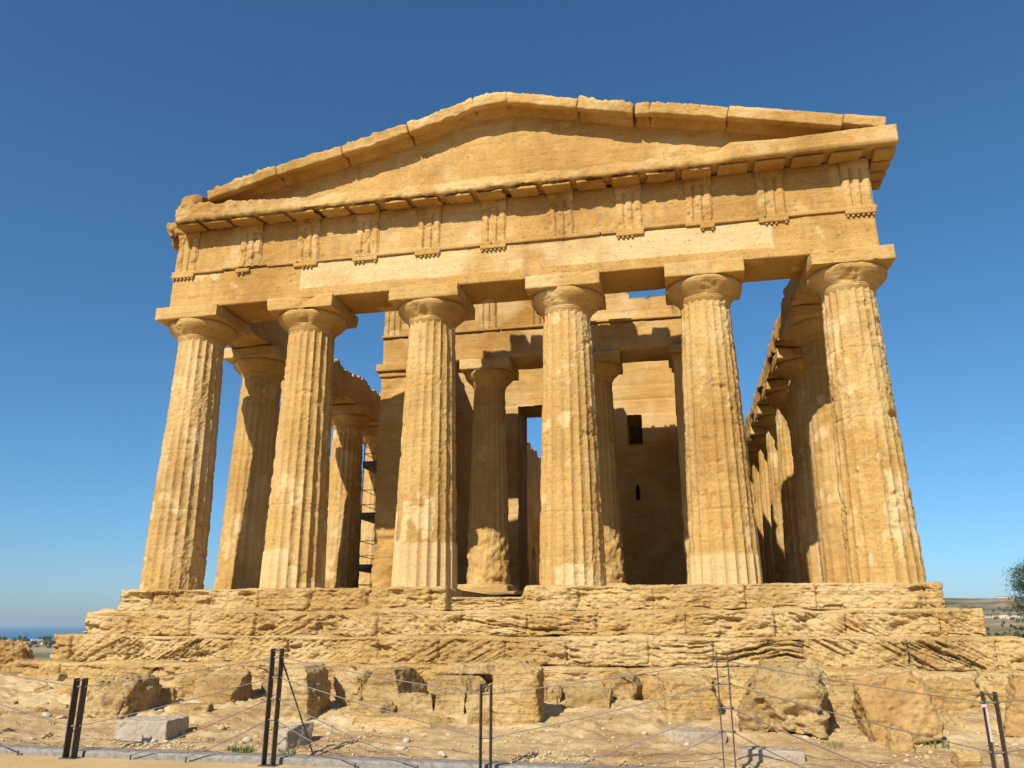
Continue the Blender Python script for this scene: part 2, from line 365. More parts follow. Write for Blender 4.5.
def step(x0, x1, y0, z0, z1, seed, amp, bed, r, res=.021):
    v, f = rockbox((x0, y0, z0), (x1, y0+1.3, z1), (res, .04, res*.75), r, stepdisp(seed, amp, bed), rn=.9)
    if seed == 1:      # worn threshold notch in the stylobate
        t = sst(-.92, -.84, v[:, 0])*(1-sst(.62, .80, v[:, 0])); fr = 1-sst(y0+.3, y0+.9, v[:, 1])
        v[:, 1] += .22*t*fr; v[:, 2] -= .21*t*sst(-.45, 0, v[:, 2])
        t2 = 1-sst(-7.15, -7.08, v[:, 0]); v[:, 1] -= .05*t2
    m2 = [rockbox((x0+.02, y0+1.1, z0+.02), (x1-.02, 39.2-(y0+1), z1-.03), .9, .03)] if seed > 1 else [
        rockbox((x0+.02, y0+1.1, z0+.02), (-.93, 5, z1-.01), .9, .02), rockbox((.84, y0+1.1, z0+.02), (x1-.02, 5, z1-.01), .9, .02),
        rockbox((-.93, y0+1.1, z0+.02), (.84, 5, z1-.24), .9, .02), rockbox((x0+.02, 5, z0+.02), (x1-.02, 39.9, z1-.01), .9, .02)]
    v2, f2 = join((v, f), *m2)
    pale = np.clip(fbm(v2, .9, 3, seed+20)*1.4+.1, 0, .7)
    link('step', v2, f2, M_STEP, T, pale=pale)
step(-8.42, 8.50, -.87, -.52, -.045, 1, .045, .09, .05)
step(-8.92, 9.0, -1.36, -1.02, -.51, 2, .085, .24, .08)
step(-9.1, 9.45, -1.86, -1.51, -1.0, 3, .06, .30, .06, .02)
step(-9.6, 10.0, -2.36, -2.2, -1.50, 4, .10, .10, .10)

# --- columns
def shaft(seed, nth=200, nz=200, h=6.06, rb=.715, rt=.552, ero=.35, smooth_to=None, side_ero=.0, rough_base=0.):
    """fluted Doric shaft; returns verts, faces, pale"""
    th = np.arange(nth)*2*np.pi/nth; z = np.concatenate([[-.10], np.linspace(0, h, nz-1)]); A, Zz = np.meshgrid(th, z, indexing='ij')
    t = np.clip(Zz/h, 0, 1); R0 = rb+(rt-rb)*(t**1.12)
    P = np.stack([np.cos(A)*R0, np.sin(A)*R0, Zz], -1).reshape(-1, 3)+seed*3.7
    def N(s, o=4, sd=0, k=(1, 1, 1)): return fbm(P*np.array(k), s, o, seed+sd).reshape(A.shape)
    ph = (A/(2*np.pi)*20+.5) % 1; fl = np.sin(np.pi*ph)**.85
    e = sst(-.35, .75, N(.8, 3, 1)+ero*1.3-.45)            # 0 crisp .. 1 eroded
    e = np.clip(e+rough_base*(1-sst(.6, 1.9, Zz)), 0, 1)
    if side_ero: e = np.clip(e+side_ero*sst(.1, .9, np.cos(A-R_(-15))), 0, 1)
    if smooth_to is not None:
        sm = 1-sst(-.05, .05, Zz-smooth_to-.35*np.sign(N(1.2, 1, 6, (1, 1, .01))))
        e = e*(1-sm)
    else: sm = np.zeros_like(A)
    dep = .062*R0/.7
    r = R0-dep*fl*(1-.72*e)-e*.022
    r += e*.020*N(3.5, 4, 2)+(.010*N(9, 3, 3)+.012*N(22, 3, 13))*(1-.75*sm)*(.5+e)
    r -= .07*np.clip(N(2.4, 4, 4, (1, 1, 1.8))-.36, 0, 1)*(1-sm)*(1+2*e)
    # broken arrises
    r -= (1-fl)*.05*np.clip(N(7, 4, 5, (1, 1, .7))-.02, 0, 1)*(1-sm)
    for zj in (1.62+.2*math.sin(seed), 3.18, 4.66): r -= .020*sst(-.3, .3, N(1.6, 3, 21))*np.exp(-((Zz-zj-.03*N(1, 2))/.016)**2)
    r = np.where(Zz > h-.08, r, r)
    v = np.stack([np.cos(A)*r, np.sin(A)*r, Zz], -1).reshape(-1, 3)
    i, j = np.meshgrid(np.arange(nth), np.arange(nz-1), indexing='ij'); i = i.ravel(); j = j.ravel(); i2 = (i+1) % nth
    f = np.stack([i*nz+j, i2*nz+j, i2*nz+j+1, i*nz+j+1], 1)
    pale = np.clip(N(.9, 4, 8, (1, 1, .5))*1.5-.15, 0, .8)+sm*.75
    wh = np.clip((N(2.2, 5, 12)-.30)*7, 0, 1); pale = np.clip(np.maximum(pale, wh*.9), 0, 1)
    return v, f, pale.ravel()
def capital(seed, nth=72, chip=.5, res=.045):
    prof = [(5.93, .50), (6.02, .555), (6.045, .572), (6.055, .566), (6.07, .584), (6.085, .579), (6.11, .603), (6.16, .66), (6.215, .722), (6.275, .78), (6.335, .822), (6.39, .832), (6.435, .812), (6.46, .70)]
    pz = np.interp(np.linspace(0, 13, 40), range(14), [a for a, b in prof]); pr = np.interp(np.linspace(0, 13, 40), range(14), [b for a, b in prof])
    th = np.arange(nth)*2*np.pi/nth; A, K = np.meshgrid(th, np.arange(40), indexing='ij')
    r = pr[K]; zz = pz[K]; P = np.stack([np.cos(A)*r, np.sin(A)*r, zz], -1).reshape(-1, 3)+seed*2.3
    dA = (A+math.pi/2+.12+.25*math.sin(seed*2.1)+math.pi) % (2*math.pi)-math.pi     # a broken flake at the front
    c = np.exp(-(dA/(.16+.30*chip))**4)*sst(.1, .45, chip+.5*fbm(P, 2.5, 3, seed).reshape(A.shape))
    c = c*sst(-.35, .1, fbm(P, 3.5, 4, seed+3).reshape(A.shape)+.25)
    lim = .585+.09*fbm(P, 5, 5, seed, .6).reshape(A.shape)+.20*sst(6.08, 6.42, zz)
    r = r-c*np.maximum(r-lim, 0)+.004*fbm(P, 7, 4, seed).reshape(A.shape)
    v = np.stack([np.cos(A)*r, np.sin(A)*r, zz], -1).reshape(-1, 3); n = 40
    i, j = np.meshgrid(np.arange(nth), np.arange(n-1), indexing='ij'); i = i.ravel(); j = j.ravel(); i2 = (i+1) % nth
    f = np.stack([i*n+j, i2*n+j, i2*n+j+1, i*n+j+1], 1)
    def d(v, nn):
        q = v+seed*4.1
        return .010*fbm(q, 4, 4)-.12*np.clip(fbm(q, 1.8, 3, 3)-.32+chip*.12, 0, 1)-.04*np.clip(fbm(q*np.array([1, 1, 2]), 7, 3, 2)-.12, 0, 1)*(.4+chip)
    ab = rockbox((-.845, -.815, 6.435), (.845, .815, 6.765), res, .02, d)
    v, f = join((v, f), ab)
    return v, f, np.clip(fbm(v+seed, 1.1, 3)*1.2, 0, .6)
XC = [-7.7326, -4.7228, -1.6238, 1.6238, 4.7228, 7.7326]
cfg = [dict(ero=.38, rough_base=.15, side_ero=.3), dict(ero=.2, smooth_to=.45), dict(ero=.12, smooth_to=1.25, side_ero=.25),
       dict(ero=.25, side_ero=.45), dict(ero=.25, smooth_to=.9, side_ero=.3), dict(ero=.30, side_ero=.2)]
chips = [.25, .4, .45, .6, .4, .85]
for k, x in enumerate(XC):
    v, f, pl = shaft(k+1, 240, 280, **cfg[k])
    nn = fbm(v+k*9, 1.6, 4, 55)
    if k == 3: pl = np.maximum(pl, (v[:, 2] < .30+.25*nn)*(v[:, 0] > -.45)*.95)
    if k == 2: pl = np.maximum(pl, ((v[:, 2] > 1.0+.5*nn) & (v[:, 2] < 1.5) & (v[:, 0] > .02+.2*nn) & (v[:, 0] < .22+.2*nn))*1.)
    if k == 5: pl = np.maximum(pl, np.clip((fbm(v*np.array([1, 1, .35]), 4, 3, 66)-.12)*6, 0, 1)*sst(3.6, 1.5, v[:, 2])*.85)
    c = link('column', v, f, M_COL, T, pale=pl); c.location = (x, 0, 0); c.rotation_euler.z = k*.1
    v, f, pl = capital(k+1, 96, chips[k], .035)
    link('capital', v, f, M_COL, c, pale=pl).rotation_euler.z = -k*.1
YF = [3.05, 6.2, 9.38, 12.56, 15.74, 18.92, 22.1, 25.28, 28.46, 31.64, 34.75, 37.75]
protos = []
for s in range(3):
    v, f, pl = shaft(20+s, 120, 110, ero=[.35, .5, .3][s], rough_base=.5, side_ero=.2)
    me = link('column', v, f, M_COL, T, pale=pl); v, f, pl = capital(20+s, 48, .3, .08)
    cp = link('capital', v, f, M_COL, me, pale=pl); protos.append((me, cp))
used = set(); q = 0
spots = [(sx*XC[5], y) for y in YF for sx in (-1, 1)]+[(x, YF[-1]) for x in XC[1:5]]
for (x, y) in spots:
    s = q % 3; me, cp = protos[s]
    if s in used:
        c = me.copy(); COL.objects.link(c); c.parent = T; d = cp.copy(); COL.objects.link(d); d.parent = c
    else: c, d = me, cp; used.add(s)
    a = (q*1.7) % 6.28; a = round(a/(math.pi/10))*math.pi/10
    c.location = (x, y, 0); c.rotation_euler.z = a; d.rotation_euler.z = -a; q += 1

# --- front entablature
def archdisp(seed, face, amp=.012):
    def fn(v, n):
        c = amp*fbm(v, 1.2, 4, seed)+.010*fbm(v*np.array([1, 1, 2]), 6, 4, seed+1)
        for x in XC[1:5]+[XC[0]*.0+99]: c = c-.022*np.exp(-((v[:, 0]-x-.03)/.016)**2)
        c = c-.10*np.clip(fbm(v*np.array([1, 1, 1.8]), 1.7, 4, seed+2)-.33, 0, 1)
        return c
    return fn
v, f = rockbox((-8.35, -.62, 6.775), (8.35, .62, 7.69), (.035, .06, .035), .012, archdisp(3, 0))
zm = 7.02
pl = sst(-4.85, -4.83, v[:, 0])*(1-sst(6.2, 6.25, v[:, 0]))*sst(zm, zm+.02, v[:, 2]-.03*fbm(v, 1.5, 2))*.95*(v[:, 1] < -.5)
pl = np.maximum(pl*sst(-.5, .2, fbm(v, .8, 3, 7)+.25), np.clip((fbm(v, 2.1, 4, 77)-.35)*7, 0, .9))
arch = link('architrave', v, f, M_STONE, T, pale=pl)
# taenia in surviving lengths
for x0, x1 in ((-8.38, -6.95), (-5.75, -4.95), (-4.9, -3.3), (-3.28, -.05), (-.02, 2.5), (2.52, 3.5), (4.4, 6.1), (6.12, 8.4)):
    v, f = rockbox((x0, -.675, 7.69), (x1, .6, 7.78), (.04, .1, .025), .012, lambda v, n: .008*fbm(v, 4, 4)-.03*np.clip(fbm(v, 2.5, 3, 6)-.2, 0, 1))
    link('taenia', v, f, M_STONE, arch)
TX = [-8.06, -6.28, -4.72, -3.17, -1.6, 0, 1.6, 3.17, 4.72, 6.28, 8.06]
v, f = rockbox((-8.33, -.57, 7.785), (8.33, .60, 8.96), (.04, .1, .04), .01,
    lambda v, n: .020*fbm(v, 1.5, 4, 31)+.022*fbm(v, 6, 5, 32, .65)-.13*np.clip(fbm(v, 1.4, 4, 33)-.25, 0, 1))
pl = np.clip((fbm(v, 1.3, 5, 35, .6)-.15)*2, 0, .6)+np.where((v[:, 0] > -3) & (v[:, 0] < -.3), .25, 0)
fr = link('frieze', v, f, M_STONE, T, pale=pl)
def triglyph(xc, w, z0, z1, y, seed, wear, d=.085):
    nx, nz = 40, 50; U = np.linspace(-w/2, w/2, nx); W = np.linspace(z0, z1, nz)
    mask = np.ones((nx-1, nz-1), bool); v, f = slab(U+xc, W, mask, y-d, y+.05, 2)
    t = (v[:, 0]-xc)/w+.5; g = np.abs(((t*3) % 1)-.5)*2                # 0 centre of bar, 1 groove
    gl = sst(.45, 1, g)*(v[:, 2] < z1-.20)*(v[:, 1] < y)
    e = sst(-.4, .4, fbm(v, 1.3, 3, seed)+wear)
    v[:, 1] += gl*.07*(1-.3*e)+(v[:, 1] < y)*(e*.03+.09*np.clip(fbm(v, 4.5, 5, seed+2, .6)+.1*wear, 0, 1)*(.2+e)-.012)
    v[:, 1] = np.where(v[:, 2] > z1-.20, v[:, 1]+0*e, v[:, 1])
    v[:, 0] += .010*fbm(v, 6, 3, seed+4)
    return v, f
wear = [.5, .6, .8, .9, .35, .2, .9, .4, .7, .2, -.3]
reg = [1, .6, 1, 1, 1, 1, 0, 1, .5, 1, 1]
for k, x in enumerate(TX):
    v, f = triglyph(x, .60, 7.782, 8.93, -.57, 50+k, wear[k])
    link('triglyph', v, f, M_STONE, fr, pale=np.clip(fbm(v, 1.5, 3, k)+.1, 0, .6))
    # regula with guttae
    L = .62*max(reg[k], 0)
    if L > 0:
        x0 = x-.31+(.31 if reg[k] == .5 else 0)*0; x1 = x0+L
        if reg[k] == .5: x1 = x+.31; x0 = x1-L
        ms = [rockbox((x0, -.685, 7.60), (x1, -.6, 7.70), (.03, .04, .03), .008, lambda v, n: .006*fbm(v, 6, 3))]
        n6 = int(6*reg[k])
        for i in range(n6):
            if (k*7+i*5) % 11 in (3, 6, 8)*(1 if k not in (0, 5, 10) else 0): continue
            xx = x0+(i+.5)*L/n6; ms.append(cyl((xx, -.648, 7.55), (xx, -.648, 7.605), .03, .024, 8))
        v, f = join(*ms); link('regula', v, f, M_STONE, arch)

# --- horizontal cornice and mutules
GT = np.array([(-8.8, 9.33), (-8.0, 9.40), (-6.2, 9.34), (-3.7, 9.36), (.3, 9.32), (2.6, 9.31), (4.8, 9.36), (6.5, 9.27), (7.8, 9.3), (9, 9.32)])
v, f = gridbox((-8.12, -1.16, 8.96), (8.85, .55, 9.25), (.03, .05, .025))
n = vnormals(v, f); sx = v[:, 0]
crisp = sst(5.2, 5.5, sx)
zt = np.interp(sx, GT[:, 0], GT[:, 1]); v[:, 2] = 8.98+(v[:, 2]-8.96)/.29*(zt-8.98)
v[:, 1] = np.where(v[:, 1] < -.6, v[:, 1]-crisp*.08, v[:, 1])
tt = (v[:, 2]-8.98)/(zt-8.98)
back = (.22*sst(-7.2, -4, sx)*(1-crisp))*tt**1.5                    # worn face leans back
v[:, 1] += back*sst(-.4, -1.1, v[:, 1])
v[:, 2] += np.clip(-.55-v[:, 1], 0, 1)*-.13*(tt < .05)                # soffit dips to the drip edge
v += n*((.045*fbm(v, 2.2, 5, 61, .6)+.055*fbm(v*np.array([.8, 1, 1.4]), 7, 5, 62, .65)-.16*np.clip(fbm(v, 1.5, 4, 63)-.2, 0, 1)-.05*np.clip(fbm(v, 9, 3, 64)-.1, 0, 1))*(1-.85*crisp))[:, None]
v[:, 2] += .05*np.minimum(0, fbm(v*np.array([1, 0, 0]), 2.6, 4, 68))*(tt > .9)*(1-crisp)*2
geis = link('cornice', v, f, M_STONE, T, pale=np.clip(fbm(v, 2, 4, 3)*1.2+.08+.12*(1-crisp), 0, .5))
for k in range(22):
    x = -7.85+k*.785
    if k == 21: continue
    if k in (0, 1): hh = .7
    v, f = rockbox((x-.325, -1.09, 8.895), (x+.325, -.60, 8.965), (.04, .05, .03), .012,
        lambda v, n: .010*fbm(v, 5, 4, 71)-.13*np.clip(fbm(v, 2.4, 3, 72)-.12, 0, 1)*(v[:, 0] < 5.5))
    v[:, 2] += -.13*np.clip(-.55-v[:, 1], 0, 1)+.0; link('mutule', v, f, M_STONE, geis)
# cornice returning along each flank: a broken stub on the left, a clean one on the right
def chunk(lo, hi, res, r, a, seed, hol=.2):
    return rockbox(lo, hi, res, r, lambda v, n: a*fbm(v, 1.8, 4, seed)+a*.4*fbm(v, 6, 4, seed+1)-hol*np.clip(fbm(v, 1.6, 3, seed+2)-.1, 0, 1))
v, f = chunk((-8.88, -.62, 8.80), (-8.15, .75, 9.38), .04, .12, .16, 81, .7); link('broken_cornice_block', v, f, M_STONE, T)
v, f = chunk((8.3, -1.1, 8.93), (8.86, .7, 9.27), .05, .02, .015, 83, .03)
m2 = [rockbox((8.42, -1.0+i*.42, 8.80), (8.84, -.68+i*.42, 8.94), .05, .01) for i in range(4)]
v, f = join((v, f), *m2); link('cornice_return', v, f, M_STONE, T)
v, f = chunk((8.35, -.58, 6.78), (8.38, .5, 7.6), .1, .005, .004, 83, 0)

# --- pediment
RT = [(-7.78, 9.58), (-7.35, 9.72), (-5.51, 10.22), (-3.77, 10.58), (-2.09, 10.96), (-.43, 11.44), (.43, 11.49), (2.16, 11.06), (3.45, 10.71), (3.80, 10.68), (5.52, 10.30), (7.87, 9.72), (8.7, 9.52)]
RX = np.array([a for a, b in RT]); RZ = np.array([b for a, b in RT])
U = steps(-8.2, 8.2, .055); W = steps(9.05, 11.45, .055)
uc = (U[1:]+U[:-1])/2; wc = (W[1:]+W[:-1])/2
mask = wc[None] < (np.interp(uc, RX, RZ)-.22)[:, None]
v, f = slab(U, W, mask, -.60, .35, 2)
def td(v, n):
    row = np.floor((v[:, 2]-9.05)/.46); d = np.abs(((v[:, 2]-9.05)/.46) % 1-.0); d = np.minimum(d, 1-d)*.46
    k, dx = blocks(v[:, 0]+row*.77, 91, .9, 1.5)
    return .02*fbm(v, 1.5, 4, 92)+.014*fbm(v, 7, 4, 93)-.02*np.exp(-(d/.02)**2)-.02*np.exp(-(dx/.02)**2)-.08*np.clip(fbm(v, 1.4, 4, 94)-.25, 0, 1)
v, f = displace(v, f, td)
ped = link('pediment', v, f, M_STONE, T, pale=np.clip(fbm(v, 1.6, 5, 95, .6)*1.4-.12, 0, .55))
for k in range(1, len(RT)-1):
    (xa, za), (xb, zb) = RT[k], RT[k+1]
    xa += .003; xb -= .003; L = math.hypot(xb-xa, zb-za); a = math.atan2(zb-za, xb-xa)
    right = xa > 5.4; th = .30
    seed = 100+k; amp = .012 if right else .05
    def rd(v, n):
        top = sst(.3, .9, n[:, 2]); fr = sst(.3, .9, -n[:, 1])
        c = amp*.6*fbm(v+k*3, 2.5, 5, seed, .6)*(top+fr*.8+.3)+.010*fbm(v, 9, 3, seed)+(0 if right else .07)*fbm(v+k, 6, 5, seed+9, .65)*(top+.6*fr)
        return c-(0 if right else .12)*np.clip(fbm(v+k, 2.2, 3, seed+3)-.22, 0, 1)*(top+fr)
    yb = .45; yf = -1.16-(.05 if right else 0)-(.02 if k % 2 else 0)
    v, f = rockbox((0, yf, -th), (L, yb, 0), (.04, .06, .035), .02 if right else .045, rd)
    # soffit rises behind the fascia: carve the underside
    low = v[:, 2] < -th*.8
    v[:, 2] += np.where(low, .0+.10*sst(-1.0, -.93, v[:, 1])*(1-sst(-.75, -.68, v[:, 1])), 0)
    if k == len(RT)-2: v[:, 2] = np.where(v[:, 2] < -.2, -.24, v[:, 2])
    x = xa+v[:, 0]*math.cos(a)-v[:, 2]*math.sin(a); z = za+v[:, 0]*math.sin(a)+v[:, 2]*math.cos(a)
    v = np.stack([x, v[:, 1], z], 1)
    link('raking_cornice_block', v, f, M_STONE, ped, pale=np.clip(fbm(v, 1.5, 3, 5)*1.2+.3*(v[:, 2] > np.interp(v[:, 0], RX, RZ)-.1), 0, .7))
v, f = chunk((-8.10, -1.12, 9.28), (-7.42, .3, 9.74), .035, .10, .10, 88, .3); link('corner_stone', v, f, M_STONE, ped)

for k, (x, w_, up_) in enumerate([(-2.75, .9, .10), (-2.1, .5, .42), (-1.45, .6, .22), (-.75, .7, .05), (.1, .45, .30), (.55, .35, .05), (1.05, .75, .34), (1.75, .5, -.05), (2.2, .5, .25), (2.68, .36, .12), (3.3, .8, -.1)]):  # unseen blocks added behind the crest to make its shadow on the porch jagged
    zt_ = float(np.interp(x, RX, RZ))+up_; v, f = chunk((x-w_/2, .42, zt_-.8), (x+w_/2, .95, zt_), .05, .06, .06, 300+k, .2); link('unseen_shadow_block', v, f, M_STONE, ped)

# --- flank entablatures
for sx in (-1, 1):
    U = steps(.64, 38.4, .10); W = np.unique(np.concatenate([np.linspace(6.775, 7.75, 12), np.linspace(7.75, 8.5, 9)])); uc = (U[1:]+U[:-1])/2; wc = (W[1:]+W[:-1])/2
    p = np.stack([uc, uc*0, uc*0], 1); top = 7.86+.14*np.floor(2.2*fbm(p, .8, 3, 7+sx))*.7+.10*fbm(p, 3, 2, 9)
    mask = wc[None] < top[:, None]
    v, f = slab(U, W, mask, 0, 1.2, 4)
    v = np.stack([sx*(8.33-v[:, 1]), v[:, 0], v[:, 2]], 1)
    if sx > 0: f = f[:, ::-1]; v[:, 0] -= .22*(v[:, 0] < 7.5)*(1-sst(7.3, 7.75, v[:, 2]))
    v, f = displace(v, f, lambda v, n: .05*fbm(v, 1.3, 4, 11)+(.10 if sx > 0 else .03)*fbm(v*np.array([1, 1.4, 1]), 3, 4, 12)-.25*np.clip(fbm(v, .9, 3, 13)-.2, 0, 1))
    link('flank_entablature', v, f, M_STONE, T, pale=np.clip(fbm(v, .8, 3, 5), 0, .5))
v, f = chunk((-8.33, 36.9, 6.775), (8.33, 38.4, 8.9), .3, .03, .03, 14, .05); link('rear_entablature', v, f, M_STONE, T)

# --- cella
FL = .10
v, f = rockbox((-5.35, 4.95, -.01), (5.35, 33, FL), (.05, .2, .05), .05, lambda v, n: .03*fbm(v, 2.5, 4, 3)); link('cella_platform', v, f, M_STEP, T)
def masonry(seed, rough=.02, rows=.52):
    def fn(v, n):
        row = np.floor(v[:, 2]/rows); d = np.minimum((v[:, 2]/rows) % 1, 1-(v[:, 2]/rows) % 1)*rows
        hz = np.where(np.abs(n[:, 0]) > np.abs(n[:, 1]), v[:, 1], v[:, 0])
        k, dx = blocks(hz*1.+(row % 2)*.6-10, seed, 1.15, 1.3, -14, 40)
        r = np.random.RandomState(seed).uniform(-.012, .012, 997)[((k*31+row*17).astype(int)) % 997]
        e = .3+sst(-.2, .5, fbm(v, .5, 2, seed))+2.2*(1-sst(1.2, 3, v[:, 2]))
        return r+rough*fbm(v, 1.6, 4, seed)*e+rough*.8*fbm(v, 6, 4, seed+1)*e-.022*np.exp(-(d/.02)**2)-.018*np.exp(-(dx/.02)**2)-.06*np.clip(fbm(v, 1.5, 4, seed+2)-.2, 0, 1)*e
    return fn
for sx in (-1, 1):
    U = steps(5.5, 33.2, .16); W = steps(FL, 9.05, .12); uc = (U[1:]+U[:-1])/2; wc = (W[1:]+W[:-1])/2
    p = np.stack([uc, uc*0, uc*0], 1); top = 8.95+.10*np.floor(3*fbm(p, .7, 3, 3+sx))
    mask = wc[None] < top[:, None]
    for k in range(6):
        yc = 14.3+k*3.18; g = np.abs(uc-yc)[:, None]; h = wc[None]
        mask &= ~((g < .75) & (h < 2.6+np.sqrt(np.maximum(.75**2-g**2, 0))))
    v, f = slab(U, W, mask, 0, .85, 3); v = np.stack([sx*(4.92-v[:, 1]), v[:, 0], v[:, 2]], 1)
    if sx > 0: f = f[:, ::-1]
    v, f = displace(v, f, masonry(30+sx, .02)); link('cella_wall', v, f, M_STONE, T, pale=np.clip(fbm(v, .8, 3, 5), 0, .5))
    # anta: thickened wall end, with capital
    x0, x1 = sorted((sx*4.0, sx*5.0))
    v, f = rockbox((x0, 5.42, FL), (x1, 6.7, 6.66), (.045, .09, .045), .02, masonry(40+sx, .03))
    an = link('anta', v, f, M_STONE, T, pale=np.clip(fbm(v, .8, 3, 5)+.1, 0, .5))
    v, f = join(rockbox((x0-.06, 5.36, 6.62), (x1+.06, 6.74, 6.80), .05, .02, lambda v, n: .012*fbm(v, 4, 4)), rockbox((x0-.14, 5.28, 6.79), (x1+.14, 6.8, 7.03), .05, .02, lambda v, n: .015*fbm(v, 3, 4)))
    link('anta_capital', v, f, M_STONE, an)
for sx in (-1, 1):
    v, f, pl = shaft(60+sx, 140, 150, h=6.02, rb=.66, rt=.50, ero=.4, rough_base=1.2)
    v[:, 2] += .28; v[:, :2] *= (1+.10*(v[:, 2] < 1.9+.1*fbm(v, 3, 2))*sst(.2, .5, v[:, 2])*fbm(v, 5, 3, 4)*(1))[:, None]; c = link('column', v, f, M_COL, T, pale=pl*.6); c.location = (sx*1.66, 6.1, 0)
    v, f, pl = capital(60+sx, 64, .35, .05); v[:, 2] += .265; v[:, :2] *= .93; link('capital', v, f, M_COL, c, pale=pl)
v, f = rockbox((-2.45, 5.25, FL-.1), (-.9, 6.9, .30), .05, .05, lambda v, n: .04*fbm(v, 2.5, 4)); link('column_base', v, f, M_STEP, T)
v, f = rockbox((.9, 5.3, FL-.1), (2.4, 6.9, .30), .05, .05, lambda v, n: .04*fbm(v, 2.5, 4, 2)); link('column_base', v, f, M_STEP, T)
# pronaos entablature
v, f = rockbox((-5.0, 5.45, 7.035), (5.0, 6.75, 7.93), (.045, .1, .045), .02, lambda v, n: .025*fbm(v, 1.4, 4, 3)+.02*fbm(v, 5, 4, 4)-.14*np.clip(fbm(v, 1.5, 4, 5)-.25, 0, 1))
pa = link('pronaos_architrave', v, f, M_STONE, T, pale=np.clip(fbm(v, .9, 3, 6)*1.3+.2, 0, .6))
for x0, x1 in ((-5.04, -1.2), (-1.15, .2), (1.3, 5.04)):
    v, f = rockbox((x0, 5.38, 7.93), (x1, 6.7, 8.01), (.05, .1, .03), .012, lambda v, n: .012*fbm(v, 4, 4)-.05*np.clip(fbm(v, 2.5, 3)-.2, 0, 1)); link('taenia', v, f, M_STONE, pa)
U = steps(-4.98, 4.98, .05); W = steps(8.01, 9.3, .05); uc = (U[1:]+U[:-1])/2; wc = (W[1:]+W[:-1])/2
top = np.where(uc < 1.15, 9.2, 0); mask = wc[None] < top[:, None]
v, f = slab(U, W, mask, 5.5, 6.6, 2)
v, f = displace(v, f, lambda v, n: .02*fbm(v, 1.5, 4, 7)+.012*fbm(v, 6, 4, 8)-.06*np.clip(fbm(v, 1.5, 4, 9)-.25, 0, 1))
pf_ = link('pronaos_frieze', v, f, M_STONE, T, pale=np.clip(fbm(v, .9, 3, 16)*1.3+.2, 0, .6))
for k, x in enumerate((-4.72, -3.17, -1.6, 0)):
    v, f = triglyph(x, .58, 8.012, 9.18, 5.5, 150+k, .1); link('triglyph', v, f, M_STONE, pf_, pale=np.clip(fbm(v, 1.5, 3, k)+.2, 0, .6))
top = np.interp(uc, [1.2, 2.75, 2.76, 4.0, 4.01, 5], [9.0, 9.0, 8.78, 8.78, 8.45, 8.45])+.06*fbm(np.stack([uc, uc, uc], 1), 2, 3)
mask = (wc[None] < top[:, None]) & (uc > 1.2)[:, None]
v, f = slab(U, W, mask, 5.72, 5.93, 2)
v, f = displace(v, f, masonry(8, .02)); link('upper_wall', v, f, M_STONE, T, pale=np.clip(fbm(v, .9, 3, 17)*1.3+.3, 0, .7))

# door wall with stair towers
hx = [-1.54, 1.54, 2.33, 2.83, 2.52, 2.64]; hz = [6.76, 5.13, 6.2, 3.25, 3.75]
U = steps(-4.05, 4.05, .07, hx); W = steps(FL, 8.9, .07, hz); uc = (U[1:]+U[:-1])/2; wc = (W[1:]+W[:-1])/2
a, b = np.meshgrid(uc, wc, indexing='ij')
def win(x0, x1, z0, z1): return (a > x0) & (a < x1) & (b > z0) & (b < z1)
mask = ~(win(-1.54, 1.54, 0, 6.76) | win(2.33, 2.83, 5.13, 6.2) | win(2.52, 2.64, 3.25, 3.75))
v, f = slab(U, W, mask, 10.0, 11.7, 3); v, f = displace(v, f, masonry(9, .014))
v[:, 0] = np.clip(v[:, 0], -4.04, 4.04)
link('door_wall', v, f, M_STONE, T, pale=np.clip(fbm(v, .9, 3, 18)*1.3+.2, 0, .6))
# the towers are hollow: an inner wall closes them behind the windows
for sx in (-1, 1):
    x0, x1 = sorted((sx*2.22, sx*4.03)); v, f = rockbox((x0, 12.6, FL), (x1, 13.0, 8.6), .2, .02, masonry(12, .01)); link('stair_tower_wall', v, f, M_STONE, T)
    x0, x1 = sorted((sx*2.0, sx*2.2)); v, f = rockbox((x0, 11.72, FL), (x1, 13.02, 8.6), .2, .02, masonry(12, .005)); link('stair_tower_wall', v, f, M_STONE, T)
v, f = chunk((-4.04, 32.3, FL), (-1.0, 33.1, 7.5), .3, .03, .02, 21, .05); v2, f2 = chunk((1.0, 32.3, FL), (4.04, 33.1, 7.5), .3, .03, .02, 22, .05)
link('rear_wall', *join((v, f), (v2, f2)), M_STONE, T)
for (lo, hi, sd) in (((.9, 9.2, FL), (1.7, 9.9, .75), 3), ((2.0, 6.2, FL), (2.9, 6.9, .62), 4), ((3.0, 8.8, FL), (3.9, 9.6, .85), 5)): pass

